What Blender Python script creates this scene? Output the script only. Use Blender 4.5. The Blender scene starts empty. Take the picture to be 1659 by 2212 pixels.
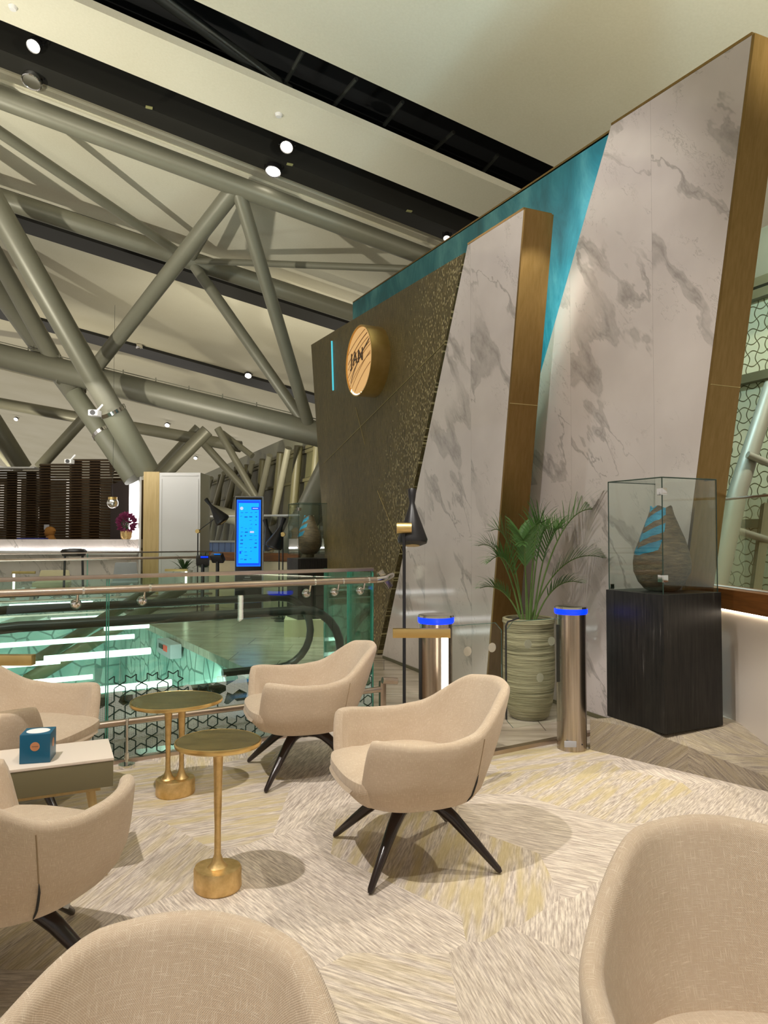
import bpy, bmesh, math, random
from mathutils import Vector, Matrix
random.seed(7)
C = bpy.context.scene.collection
PI = math.pi
# ---------------------------------------------------------------- camera
F, HZ, EYE = 1560.0, 1155.0, 1.45
PITCH = math.atan((HZ - 1106) / F)
cd = bpy.data.cameras.new('camera'); cam = bpy.data.objects.new('camera', cd); C.objects.link(cam)
cam.location = (0, 0, EYE); cam.rotation_euler = (PI/2 + PITCH, 0, 0)
cd.sensor_fit = 'HORIZONTAL'; cd.sensor_width = 36.0; cd.lens = 36.0 * F / 1659.0
cd.clip_start = .05; cd.clip_end = 300
bpy.context.scene.camera = cam
# ---------------------------------------------------------------- world, exposure, large lights
W = bpy.data.worlds.new('world'); bpy.context.scene.world = W; W.use_nodes = True
W.node_tree.nodes['Background'].inputs[0].default_value = (1.0, .93, .82, 1)
W.node_tree.nodes['Background'].inputs[1].default_value = .54
vs = bpy.context.scene.view_settings
vs.view_transform = 'Standard'; vs.look = 'None'; vs.exposure = 0.0; vs.gamma = 1.0; vs.use_curve_mapping = False

def spot(loc, aim, power, size=60, blend=.3, rad=.05, col=(1, .9, .75)):
    l = bpy.data.lights.new('spot', 'SPOT'); l.energy = power; l.spot_size = math.radians(size)
    l.spot_blend = blend; l.shadow_soft_size = rad; l.color = col
    o = bpy.data.objects.new('spot_light', l); C.objects.link(o); o.location = loc
    d = Vector(aim) - Vector(loc); o.rotation_euler = d.to_track_quat('-Z', 'Y').to_euler()
    return o
def area(loc, aim, power, sx, sy, col=(1, .9, .75)):
    l = bpy.data.lights.new('area', 'AREA'); l.energy = power; l.shape = 'RECTANGLE'; l.size = sx; l.size_y = sy; l.color = col
    o = bpy.data.objects.new('area_light', l); C.objects.link(o); o.location = loc
    d = Vector(aim) - Vector(loc); o.rotation_euler = d.to_track_quat('-Z', 'Y').to_euler()
    return o
# ceiling down lights over the lounge
spot((-2.2, 1.2, 6.8), (-.5, 3.3, 0), 1200, 46, .12, .06, (1, .95, .90))
spot((1.2, .6, 6.8), (.4, 2.6, 0), 420, 60, .5, .1, (1, .94, .88))
spot((3.7, 5.0, 6.0), (2.0, 4.3, 0), 560, 48, .2, .06, (1, .92, .74))
spot((1.6, 1.6, 6.6), (1.0, 5.0, .3), 330, 40, .4, .08, (1, .93, .82))
spot((-.5, 3.4, 7.0), (1.2, 6.6, 1.9), 470, 55, .6, .1, (1, .95, .92))
spot((-4.5, 10, 7.3), (-.3, 8.6, 2.9), 90, 60, .6, .1, (1, .88, .7))
spot((4.4, 4.6, 5.6), (3.9, 7.4, 2.2), 950, 70, .5, .08, (1, .95, .8))
# up lights that wash the ceiling
spot((3.9, 3.3, 4.2), (3.0, 6.6, 8.6), 1000, 125, .8, .15, (1, .93, .72))
spot((-9.0, 8.0, 2.6), (-6.5, 15.0, 9.5), 2200, 96, .7, .12, (1, .95, .82))
spot((-3.4, 3.0, 3.4), (-4.4, 6.4, 9.4), 1200, 100, .8, .12, (1, .95, .82))
spot((-4.0, 17.5, 2.0), (-3, 26, 8.0), 1200, 120, .8, .12, (1, .92, .72))
spot((-14.0, 22, 2.0), (-13, 33, 8.0), 1400, 120, .8, .12, (1, .92, .72))
# lounge on the far side of the void
area((-6, 14.6, 4.2), (-5.4, 17, .8), 60, 4, 1.5, (1, .96, .9))
spot((-2.0, 9.9, 5.6), (-2.3, 10.0, 0), 950, 52, .5, .15, (1, .95, .85))
# lower level beneath the void
area((-3.4, 8.0, -.7), (-3.8, 11.5, -4), 230, 5, 1.5, (.95, 1, .97))
area((-5.5, 10.5, -2.2), (-4.5, 15, -1.4), 90, 6, 1.0, (.95, 1, .98))

# ---------------------------------------------------------------- geometry of the photograph -> world points
cp, sp_ = math.cos(PITCH), math.sin(PITCH)
def ray(px, py):
    x = (px - 829.5) / F; y = (1106 - py) / F
    d = Vector((x, cp - y*sp_, sp_ + y*cp)); return d
O = Vector((0, 0, EYE))
def G(px, py, z=0.0):
    d = ray(px, py); return O + d * ((z - EYE) / d.z)
def D(px, py, Y):
    d = ray(px, py); return O + d * (Y / d.y)
def WP(px, py, c):
    d = ray(px, py); return O + d * (c / (d.x + .439*d.y))
NV = Vector((.9157, .4019, 0))      # normal of the slab walls, pointing behind them
VV = Vector((.4019, -.9157, 0))     # along the slab walls, towards the camera
UU = Vector((.857, .515, 0)); NU = Vector((-.515, .857, 0)); EE = Vector((-.106, 5.608, 0))
def SQ(s, q, z=0.0): return EE + UU*s + NU*q + Vector((0, 0, z))

# ---------------------------------------------------------------- node helper
class NT:
    def __init__(s, name):
        s.m = bpy.data.materials.new(name); s.m.use_nodes = True; s.t = s.m.node_tree
        s.b = s.t.nodes['Principled BSDF']; s.out = s.t.nodes['Material Output']
    def n(s, typ, ins=None, **kw):
        nd = s.t.nodes.new(typ)
        for k, v in kw.items(): setattr(nd, k, v)
        for k, v in (ins or {}).items(): s.put(nd.inputs[k], v)
        return nd
    def put(s, sock, v):
        if isinstance(v, bpy.types.NodeSocket): s.t.links.new(v, sock)
        elif isinstance(v, bpy.types.Node): s.t.links.new(v.outputs[0], sock)
        else:
            if isinstance(v, tuple) and len(v) == 3 and len(sock.default_value) == 4: v = (*v, 1)
            sock.default_value = v
    def set(s, **kw):
        names = dict(base='Base Color', rough='Roughness', metal='Metallic', spec='Specular IOR Level', emit='Emission Color',
                     es='Emission Strength', normal='Normal', coat='Coat Weight', sheen='Sheen Weight', alpha='Alpha', aniso='Anisotropic')
        for k, v in kw.items(): s.put(s.b.inputs[names[k]], v)
        return s
    def math(s, op, a, b=0.0, c=0.0):
        nd = s.t.nodes.new('ShaderNodeMath'); nd.operation = op
        s.put(nd.inputs[0], a); s.put(nd.inputs[1], b); s.put(nd.inputs[2], c); return nd.outputs[0]
    def mix(s, f, a, b, typ='MIX'):
        nd = s.t.nodes.new('ShaderNodeMix'); nd.data_type = 'RGBA'; nd.blend_type = typ
        s.put(nd.inputs[0], f); s.put(nd.inputs[6], a); s.put(nd.inputs[7], b); return nd.outputs[2]
    def ramp(s, f, stops, interp='LINEAR'):
        nd = s.t.nodes.new('ShaderNodeValToRGB'); nd.color_ramp.interpolation = interp; e = nd.color_ramp.elements
        while len(e) > 1: e.remove(e[-1])
        for i, (p, c) in enumerate(stops):
            el = e[0] if i == 0 else e.new(p)
            el.position = p; el.color = (*c, 1) if isinstance(c, tuple) else (c, c, c, 1)
        s.put(nd.inputs[0], f); return nd.outputs[0]
    def coord(s, kind='Object'): return s.n('ShaderNodeTexCoord').outputs[kind]
    def sep(s, v):
        nd = s.n('ShaderNodeSeparateXYZ', {0: v}); return nd.outputs
    def comb(s, x=0.0, y=0.0, z=0.0): return s.n('ShaderNodeCombineXYZ', {0: x, 1: y, 2: z}).outputs[0]
    def noise(s, v, scale, detail=3, rough=.5, dist=0.0):
        return s.n('ShaderNodeTexNoise', {'Vector': v, 'Scale': scale, 'Detail': detail, 'Roughness': rough, 'Distortion': dist})
    def vmul(s, v, t):
        nd = s.n('ShaderNodeVectorMath', {0: v, 1: t}); nd.operation = 'MULTIPLY'; return nd.outputs[0]
    def bump(s, h, strength=.3, dist=.01):
        return s.n('ShaderNodeBump', {'Strength': strength, 'Distance': dist, 'Height': h}).outputs[0]

def simple(name, base, rough=.5, metal=0.0, spec=.5, emit=None, es=0.0, var=0.0, vscale=8, bump=0.0):
    N = NT(name); N.set(rough=rough, metal=metal, spec=spec)
    if var or bump:
        nz = N.noise(N.coord(), vscale, 4)
        N.set(base=N.mix(N.math('MULTIPLY', nz.outputs[0], 1.0), tuple(c*(1-var) for c in base), tuple(min(1, c*(1+var)) for c in base)))
        if bump: N.set(normal=N.bump(nz.outputs[0], bump, .01))
    else: N.set(base=base)
    if emit: N.set(emit=emit, es=es)
    return N.m
M = {}
def S(r, g, b):   # sRGB 0-255 to linear
    return tuple(((c/255)/12.92 if c/255 <= .04045 else ((c/255+.055)/1.055)**2.4) for c in (r, g, b))

M['black'] = simple('black_metal', (.012, .011, .012), .38, 0, .5)
M['leg'] = simple('espresso_legs', (.018, .010, .010), .22, 0, .6)
M['darkvoid'] = simple('ceiling_void', (.004, .004, .004), .9)
M['beam'] = simple('dark_beam', (.016, .015, .012), .5, 0, .4)
M['chrome'] = simple('chrome', (.8, .78, .76), .12, 1)
M['white'] = simple('white_panel', S(226, 224, 222), .4)
M['cream'] = simple('cream_panel', S(222, 208, 172), .5)
M['tube'] = simple('painted_steel_tube', S(124, 122, 106), .42, .15, .5, var=.08, vscale=3)
M['olive'] = simple('olive_truss_reflection', S(96, 92, 66), .5)
M['glow_blue'] = simple('blue_glow', (.0, .01, .6), .4, emit=(.0, .02, 1), es=3.0)
M['lamp_glow'] = simple('lamp_tube_glow', (1, .95, .85), .4, emit=(1, .86, .68), es=9)
M['spot_glow'] = simple('spot_lens', (1, .95, .85), .3, emit=(1, .93, .8), es=14)
M['streak_glow'] = simple('reflected_light_glow', (1, 1, 1), .4, emit=(1, 1, 1), es=2.2)  # glow of the added tubes that imitate reflected light
M['white_glow'] = simple('white_led', (1, 1, 1), .4, emit=(1, .98, .95), es=7)
M['teal_led'] = simple('teal_led', (.05, .5, .6), .4, emit=(.08, .55, .68), es=.9)
M['soil'] = simple('soil', (.02, .015, .01), .9, var=.3, vscale=60, bump=.5)
M['leaf'] = simple('palm_leaf', (.075, .18, .04), .45, 0, .5, var=.4, vscale=12)
M['stalk'] = simple('palm_stalk', (.12, .2, .05), .5)
M['leafdark'] = simple('leaf_dark', (.05, .11, .03), .5, var=.4, vscale=8)
M['purple'] = simple('purple_petals', (.28, .04, .13), .6, var=.5, vscale=30)
M['gasket'] = simple('black_gasket', (.01, .01, .01), .6)
M['rubber'] = simple('rubber_handrail', (.015, .013, .012), .3, 0, .6)
M['paper'] = simple('white_paper', (.85, .85, .85), .6)
M['skin'] = simple('skin', S(150, 95, 80), .55)
M['scarf'] = simple('mustard_scarf', S(150, 100, 35), .8, var=.2, vscale=10)
M['jacket'] = simple('orange_jacket', S(190, 110, 40), .8)
M['blue_plastic'] = simple('blue_plastic', S(40, 50, 130), .4)
M['ltgrey'] = simple('light_grey', S(170, 170, 175), .5)

# woven fabric, uses the UVs written by the chair builder (metres)
N = NT('woven_beige_fabric'); uv = N.coord('UV'); x, y, z = N.sep(uv)[:3]
wx = N.math('SINE', N.math('MULTIPLY', x, 2*PI/.0042)); wy = N.math('SINE', N.math('MULTIPLY', y, 2*PI/.0042))
wv = N.math('MULTIPLY', wx, wy)
slub = N.noise(N.vmul(uv, (420, 30, 1)), 1.0, 2); slub2 = N.noise(N.vmul(uv, (30, 420, 1)), 1.0, 2)
sl = N.math('MAXIMUM', slub.outputs[0], slub2.outputs[0])
big = N.noise(uv, 6, 3)
c1 = N.ramp(sl, [(.5, S(200, 179, 155)), (.62, S(210, 192, 169)), (.76, S(236, 221, 200))])
c2 = N.mix(N.math('MULTIPLY_ADD', wv, .5, .5), N.mix(.34, c1, S(136, 112, 88)), c1)
N.set(base=N.mix(.12, c2, N.ramp(big.outputs[0], [(.3, S(190, 165, 138)), (.7, S(235, 218, 196))])), rough=.9, sheen=.25, spec=.2,
      normal=N.bump(N.math('ADD', wv, N.math('MULTIPLY', sl, 2.0)), .35, .0012))
M['fabric'] = N.m

# carpet: angular patches, each with its own stripe direction
def carpet(name, c_a, c_b, c_y, scale=1.15):
    N = NT(name); co = N.coord(); 
    warp = N.vmul(co, (1, 1, 0))
    vor = N.n('ShaderNodeTexVoronoi', {'Vector': warp, 'Scale': scale, 'Randomness': .95}, voronoi_dimensions='2D', distance='MANHATTAN')
    r, g, b = N.sep(vor.outputs['Color'])[:3]
    ang = N.math('MULTIPLY', N.math('ROUND', N.math('MULTIPLY', r, 7.0)), PI/7)
    ca, sa = N.math('COSINE', ang), N.math('SINE', ang)
    x, y, z = N.sep(co)[:3]
    u = N.math('ADD', N.math('MULTIPLY', x, ca), N.math('MULTIPLY', y, sa))
    v = N.math('ADD', N.math('SUBTRACT', N.math('MULTIPLY', y, ca), N.math('MULTIPLY', x, sa)), N.math('MULTIPLY', z, .9))
    vec = N.comb(N.math('MULTIPLY', u, 11.0), N.math('MULTIPLY', v, 120.0), N.math('MULTIPLY', g, 9.0))
    n1 = N.noise(vec, 1.0, 3, .65); n2 = N.noise(N.comb(N.math('MULTIPLY', u, 2.2), N.math('MULTIPLY', v, 18.0), N.math('MULTIPLY', b, 9.0)), 1.0, 2)
    fine = N.noise(co, 420, 2, .8)
    base = N.ramp(n1.outputs[0], [(.34, c_a), (.5, tuple((p+q)/2 for p, q in zip(c_a, c_b))), (.64, c_b)])
    ym = N.math('MULTIPLY', N.ramp(n2.outputs[0], [(.42, 0.0), (.62, 1.0)]), N.math('MULTIPLY', N.ramp(g, [(.3, 0.05), (.8, .75)]), 1.0))
    base = N.mix(ym, base, c_y)
    base = N.mix(N.math('MULTIPLY', N.ramp(b, [(0, 0.0), (1, 1.0)]), .22), base, tuple(c*.68 for c in c_a))
    base = N.mix(.16, base, N.ramp(fine.outputs[0], [(.35, .2), (.65, 1.0)]))
    N.set(base=base, rough=.95, spec=.1, normal=N.bump(N.math('ADD', n1.outputs[0], fine.outputs[0]), .5, .004))
    return N.m
M['carpet'] = carpet('patterned_carpet', S(162, 144, 130), S(240, 226, 210), S(206, 184, 116))
M['carpet_dark'] = carpet('ramp_carpet', S(108, 92, 74), S(176, 160, 132), S(156, 138, 90), 1.6)

# stone tile floor
N = NT('stone_tile'); co = N.coord(); br = N.n('ShaderNodeTexBrick', {'Vector': co, 'Scale': 1.0, 'Mortar Size': .004, 'Brick Width': 1.2, 'Row Height': .6,
    'Color1': (.0, .0, .0, 1), 'Color2': (.1, .1, .1, 1), 'Mortar': (1, 1, 1, 1)})
nz = N.noise(N.vmul(co, (1, 5, 1)), 1.6, 5, .6, .6)
N.set(base=N.mix(br.outputs['Fac'], N.ramp(nz.outputs[0], [(.3, S(150, 138, 120)), (.7, S(196, 184, 166))]), S(110, 100, 88)), rough=.22)
M['stone'] = N.m

def marble(name, scale=1.0, bright=1.0, tile=True, ox=-.415, tw=.935):
    N = NT(name); co = N.coord(); x, y, z = N.sep(co)[:3]
    # tile cell offset breaks the veins at the joints
    tx = N.math('FLOOR', N.math('DIVIDE', N.math('ADD', x, ox), tw)); tz = N.math('FLOOR', N.math('DIVIDE', N.math('ADD', z, .1), 2.65))
    off = N.comb(N.math('MULTIPLY', tx, 3.7), 0.0, N.math('MULTIPLY', N.math('ADD', tz, N.math('MULTIPLY', tx, .13)), 5.3))
    v = N.n('ShaderNodeVectorMath', {0: co, 1: off}).outputs[0]
    # veins run down to the right, so rotate and squash the lookup
    vx, vy, vz = N.sep(v)[:3]
    mp = N.comb(N.math('MULTIPLY', N.math('SUBTRACT', N.math('MULTIPLY', vx, .6), N.math('MULTIPLY', vz, .8)), .36), 0.0, N.math('ADD', N.math('MULTIPLY', vx, .8), N.math('MULTIPLY', vz, .6)))
    wp = N.noise(mp, 1.9*scale, 5, .6)
    add = N.n('ShaderNodeVectorMath', {0: mp, 1: N.vmul(N.n('ShaderNodeVectorMath', {0: wp.outputs['Color'], 1: (.5, .5, .5)}, operation='SUBTRACT').outputs[0], (.9, .9, .9))}).outputs[0]
    n1 = N.noise(add, .8*scale, 2, .45)
    d1 = N.math('ABSOLUTE', N.math('SUBTRACT', n1.outputs[0], .5))
    wid = N.noise(v, 1.1, 2)
    thick = N.math('MULTIPLY', N.ramp(wid.outputs[0], [(.42, .10), (.62, 1.0)]), .036)
    v1 = N.math('SUBTRACT', 1.0, N.math('SMOOTH_MIN', N.math('DIVIDE', d1, thick), 1.0, .2))
    v1 = N.ramp(v1, [(.0, 0.0), (.25, .55), (.5, .45), (1, .85)])
    pres = N.noise(v, .8*scale, 1); v1 = N.math('MULTIPLY', v1, N.ramp(pres.outputs[0], [(.40, 0.0), (.50, 1.0)]))
    n2 = N.noise(add, 3.0*scale, 5, .6); d2 = N.math('ABSOLUTE', N.math('SUBTRACT', n2.outputs[0], .47))
    v2 = N.ramp(d2, [(0, .55), (.007, .0)]); pr2 = N.noise(v, 1.7, 1); v2 = N.math('MULTIPLY', v2, N.ramp(pr2.outputs[0], [(.48, 0.0), (.56, 1.0)]))
    cloud = N.noise(co, 1.3, 4); base = N.ramp(cloud.outputs[0], [(.3, S(198*bright, 188*bright, 184*bright)), (.7, S(216*bright, 207*bright, 203*bright))])
    mot = N.noise(co, 9, 5, .7)
    vc = N.ramp(mot.outputs[0], [(.3, S(140, 132, 128)), (.7, S(172, 165, 160))])
    c = N.mix(N.math('MAXIMUM', v1, v2), base, vc)
    if tile:
        fx = N.math('ABSOLUTE', N.math('SUBTRACT', N.math('FRACT', N.math('DIVIDE', N.math('ADD', x, ox), tw)), .5))
        j = N.math('GREATER_THAN', fx, .4986); c = N.mix(N.math('MULTIPLY', j, .5), c, S(120, 112, 106))
    N.set(base=c, rough=.07, spec=.5); return N.m
M['marble'] = marble('white_marble'); M['marble2'] = marble('white_marble_second', ox=-.05, tw=.95); M['marble_small'] = marble('counter_marble', 1.5, 1.08, False)

# dark textured bronze mosaic
N = NT('bronze_textured_wall'); co = N.coord(); x, y, z = N.sep(co)[:3]
n1 = N.noise(N.vmul(co, (5, 5, 1.2)), 1.0, 6, .7); n2 = N.noise(N.vmul(co, (60, 60, 9)), 1.0, 3, .7); n3 = N.noise(co, 60, 4, .8)
base = N.mix(.42, N.ramp(n1.outputs[0], [(.3, S(72, 62, 32)), (.7, S(112, 98, 56))]), N.ramp(n2.outputs[0], [(.35, S(40, 33, 14)), (.7, S(148, 132, 84))]))
br = N.n('ShaderNodeTexBrick', {'Vector': N.comb(z, x, 0.0), 'Scale': 1.0, 'Mortar Size': .0035, 'Brick Width': .032, 'Row Height': .014, 'Color1': (0, 0, 0, 1), 'Color2': (1, 1, 1, 1), 'Mortar': (0, 0, 0, 1)})
gl = N.n('ShaderNodeTexWhiteNoise', {'Vector': N.comb(N.math('FLOOR', N.math('DIVIDE', x, .008)), 0.0, N.math('FLOOR', N.math('DIVIDE', z, .022)))}).outputs[0]
# chips get denser towards the slanted right edge (object x holds distance to that edge through vertex attribute)
at = N.n('ShaderNodeAttribute', attribute_name='edge').outputs['Fac']
chip = N.math('GREATER_THAN', gl, N.math('SUBTRACT', 1.03, N.math('MULTIPLY', at, .16)))
base = N.mix(N.math('MULTIPLY', chip, .9), base, S(214, 200, 150))
N.set(base=base, rough=N.mix(chip, (.45,)*3, (.25,)*3), metal=.1, normal=N.bump(N.math('ADD', n3.outputs[0], N.math('MULTIPLY', chip, .8)), .8, .012))
M['mosaic'] = N.m

# teal patina
N = NT('teal_patina'); co = N.coord(); n1 = N.noise(N.vmul(co, (1.6, 1.6, .8)), 1.0, 6, .65, .8)
N.set(base=N.ramp(n1.outputs[0], [(.3, S(22, 86, 96)), (.5, S(44, 124, 134)), (.72, S(100, 168, 172))]), rough=.38, metal=.25)
M['teal'] = N.m

def brass(name, a, b, rough=.28, sc=(90, 90, 2)):
    N = NT(name); co = N.coord(); n1 = N.noise(N.vmul(co, sc), 1.0, 3, .6)
    N.set(base=N.ramp(n1.outputs[0], [(.3, a), (.7, b)]), metal=1.0, rough=rough, normal=N.bump(n1.outputs[0], .08, .002)); return N.m
M['bronze'] = brass('brushed_bronze', S(138, 112, 66), S(152, 124, 78), .34, (40, 40, .6))
M['gold'] = brass('polished_gold', S(222, 190, 124), S(238, 208, 142), .3, (6, 6, 6))
M['goldcast'] = NT('cast_gold'); N = M['goldcast']; n1 = N.noise(N.coord(), 22, 4, .6)
N.set(base=N.ramp(n1.outputs[0], [(.3, S(204, 170, 112)), (.7, S(236, 206, 148))]), metal=.9, rough=.42, normal=N.bump(n1.outputs[0], .5, .006)); M['goldcast'] = N.m
N = NT('dark_table_top'); n1 = N.noise(N.vmul(N.coord(), (7, 22, 7)), 1.0, 4, .6)
N.set(base=N.ramp(n1.outputs[0], [(.3, S(112, 98, 52)), (.7, S(148, 130, 76))]), metal=.7, rough=.25, normal=N.bump(n1.outputs[0], .12, .004)); M['tabletop'] = N.m
M['steel'] = brass('brushed_steel', S(160, 148, 134), S(196, 186, 174), .26, (60, 60, 1.5))
M['railsteel'] = brass('satin_rail_steel', S(180, 162, 148), S(200, 184, 170), .3, (4, 4, 4))

# vertically brushed black plinth
N = NT('blackened_plinth'); co = N.coord(); n1 = N.noise(N.vmul(co, (55, 55, 3.0)), 1.0, 4, .7); n2 = N.noise(co, 3, 3)
N.set(base=N.ramp(N.math('MULTIPLY', n1.outputs[0], N.math('ADD', n2.outputs[0], .5)), [(.3, (.006, .006, .006)), (.66, (.022, .020, .018)), (.85, (.10, .095, .09))]), rough=.4, spec=.25)
M['plinth'] = N.m
# vase
N = NT('glazed_clay_vase'); co = N.coord(); x, y, z = N.sep(co)[:3]; n1 = N.noise(N.vmul(co, (12, 12, 60)), 1.0, 5, .7); n2 = N.noise(co, 14, 5)
ang = N.math('ARCTAN2', y, x)
# glaze bands only on one flank of the shoulder
s1 = N.math('SINE', N.math('ADD', N.math('MULTIPLY', z, 62.0), N.math('ADD', N.math('MULTIPLY', ang, -3.2), N.math('MULTIPLY', n2.outputs[0], 2.0))))
band = N.math('GREATER_THAN', s1, -.15)
fl = N.math('GREATER_THAN', N.math('COSINE', N.math('SUBTRACT', ang, math.radians(203))), N.math('ADD', N.math('MULTIPLY', N.math('SUBTRACT', .5, z), 1.6), .42))
up = N.math('GREATER_THAN', z, .24)
gm = N.math('MULTIPLY', N.math('MULTIPLY', band, fl), up)
N.set(base=N.mix(gm, N.ramp(n1.outputs[0], [(.3, S(60, 49, 36)), (.7, S(128, 106, 78))]), N.ramp(n2.outputs[0], [(.3, S(10, 110, 150)), (.7, S(40, 160, 200))])),
      rough=.45, normal=N.bump(n1.outputs[0], .9, .012))
M['vase'] = N.m
# ribbed plant pot
N = NT('ribbed_pot'); co = N.coord(); n1 = N.noise(N.vmul(co, (2.5, 2.5, 60)), 1.0, 4, .6)
N.set(base=N.ramp(n1.outputs[0], [(.3, S(96, 92, 66)), (.45, S(146, 140, 108)), (.7, S(176, 168, 134))]), rough=.8, normal=N.bump(n1.outputs[0], .9, .02)); M['pot'] = N.m
# wood
def wood(name, a, b, sc=(1, 1, 14)):
    N = NT(name); n1 = N.noise(N.vmul(N.coord(), sc), 2.0, 5, .6, .5); N.set(base=N.ramp(n1.outputs[0], [(.3, a), (.7, b)]), rough=.4); return N.m
M['wood'] = wood('brown_wood', S(96, 58, 26), S(138, 88, 44)); M['screenwood'] = wood('dark_louvre', S(50, 36, 22), S(84, 62, 36))
M['lightwood'] = wood('light_wood', S(196, 168, 112), S(214, 188, 134), (14, 14, 1)); M['screenbrown'] = simple('brown_board', S(48, 36, 32), .6)
# ceiling skin
N = NT('ceiling_panel'); co = N.coord(); nz = N.noise(co, .35, 3); fn = N.noise(co, 30, 2)
N.set(base=N.mix(.08, N.ramp(nz.outputs[0], [(.3, S(214, 208, 184)), (.7, S(224, 219, 198))]), fn.outputs[0]), rough=.8, spec=.2); M['ceil'] = N.m

# glass: tinted thin pane
def glass(name, tint, gloss=.12, rough=0.0, fres=1.3, ff=.9):
    N = NT(name); t = N.t; t.nodes.remove(N.b)
    tr = N.n('ShaderNodeBsdfTransparent', {0: tint}); gl = N.n('ShaderNodeBsdfGlossy', {0: (1, 1, 1), 'Roughness': rough})
    fr = N.n('ShaderNodeFresnel', {'IOR': fres}); mx = N.n('ShaderNodeMixShader', {0: N.math('MULTIPLY_ADD', fr.outputs[0], ff, gloss*.3), 1: tr.outputs[0], 2: gl.outputs[0]})
    t.links.new(mx.outputs[0], N.out.inputs[0]); return N.m
M['glass'] = glass('green_glass', (.80, .94, .89), .10, ff=.6); M['glass_clear'] = glass('clear_glass', (.94, .97, .95), .06, ff=.35)
M['glass_edge'] = simple('glass_edge', S(70, 150, 130), .15, 0, .6)
# dotted frit
N = NT('frit_dots'); co = N.coord(); x, y, z = N.sep(co)[:3]; t = N.t; t.nodes.remove(N.b)
a = N.math('SINE', N.math('MULTIPLY', N.math('ADD', x, z), 2*PI/.011)); b = N.math('SINE', N.math('MULTIPLY', N.math('SUBTRACT', x, z), 2*PI/.011))
dots = N.math('GREATER_THAN', N.math('MULTIPLY', a, b), -.12)
vor = N.n('ShaderNodeTexVoronoi', {'Vector': N.comb(x, z, 0.0), 'Scale': 13.0, 'Randomness': .6}, voronoi_dimensions='2D'); rr = N.sep(vor.outputs['Color'])[0]
keep = N.math('GREATER_THAN', N.math('ADD', rr, N.math('MULTIPLY', N.math('SUBTRACT', .36, z), 4.0)), .35)
star = N.math('GREATER_THAN', .052, N.math('ADD', vor.outputs['Distance'], 0.0))
fac = N.math('MULTIPLY', N.math('MULTIPLY', dots, keep), .8)
df = N.n('ShaderNodeBsdfDiffuse', {0: (.74, .82, .78, 1)}); tr = N.n('ShaderNodeBsdfTransparent')
mx = N.n('ShaderNodeMixShader', {0: fac, 1: tr.outputs[0], 2: df.outputs[0]}); t.links.new(mx.outputs[0], N.out.inputs[0]); M['frit'] = N.m
M['fritline'] = simple('frit_lines', S(30, 56, 48), .5)
M['fritline_far'] = simple('frit_lines_far', S(50, 92, 84), .5)
# teal patterned lower wall
N = NT('lower_level_wall'); co = N.coord(); ve = N.n('ShaderNodeTexVoronoi', {'Vector': co, 'Scale': 3.2, 'Randomness': .55}, feature='DISTANCE_TO_EDGE'); nz = N.noise(co, .9, 3)
ln = N.math('LESS_THAN', ve.outputs['Distance'], .045)
N.set(base=N.mix(N.math('MULTIPLY', ln, .75), N.ramp(nz.outputs[0], [(.35, S(104, 146, 136)), (.65, S(178, 206, 194))]), S(40, 84, 76)), rough=.3); M['lowerwall'] = N.m
M['lowerfloor'] = simple('lower_level_floor', S(190, 214, 204), .15, var=.12, vscale=1)
M['dkteal'] = simple('dark_teal_panel', S(90, 120, 108), .3)
# facade screen with interlocking bone pattern
def lattice(name, bg, ln, per=.115):
    N = NT(name); co = N.coord(); x, y, z = N.sep(co)[:3]
    u = N.math('DIVIDE', x, per); v = N.math('DIVIDE', z, per)
    ru, rv = N.math('ROUND', u), N.math('ROUND', v)
    l1 = N.math('LESS_THAN', N.math('ABSOLUTE', N.math('SUBTRACT', N.math('SUBTRACT', u, ru), N.math('MULTIPLY', N.math('MULTIPLY', N.math('COSINE', N.math('MULTIPLY', ru, PI)), N.math('SINE', N.math('MULTIPLY', v, PI))), .21))), .055); l2 = N.math('LESS_THAN', N.math('ABSOLUTE', N.math('ADD', N.math('SUBTRACT', v, rv), N.math('MULTIPLY', N.math('MULTIPLY', N.math('COSINE', N.math('MULTIPLY', rv, PI)), N.math('SINE', N.math('MULTIPLY', u, PI))), .21))), .055)
    N.set(base=N.mix(N.math('MAXIMUM', l1, l2), bg, ln), rough=.35); return N.m
M['lattice'] = lattice('bone_lattice_screen', S(204, 202, 170), S(100, 92, 60))
M['lattice_far'] = simple('far_screen', S(92, 90, 62), .5, var=.2, vscale=3)
# stain for wood-look disc
N = NT('sign_face'); co = N.coord(); x, y, z = N.sep(co)[:3]
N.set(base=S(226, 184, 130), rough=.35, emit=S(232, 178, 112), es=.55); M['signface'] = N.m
M['signline'] = simple('sign_lines', S(120, 76, 36), .5); M['signtext'] = simple('sign_lettering', S(96, 78, 62), .5)
M['tissue_blue'] = simple('tissue_box_blue', S(18, 92, 124), .3); M['copper'] = simple('copper_disc', S(214, 150, 110), .35, .3)
M['tabwhite'] = simple('table_white_top', S(232, 218, 204), .35); M['tabgrey'] = simple('table_side_grey', S(120, 112, 84), .5)

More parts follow.
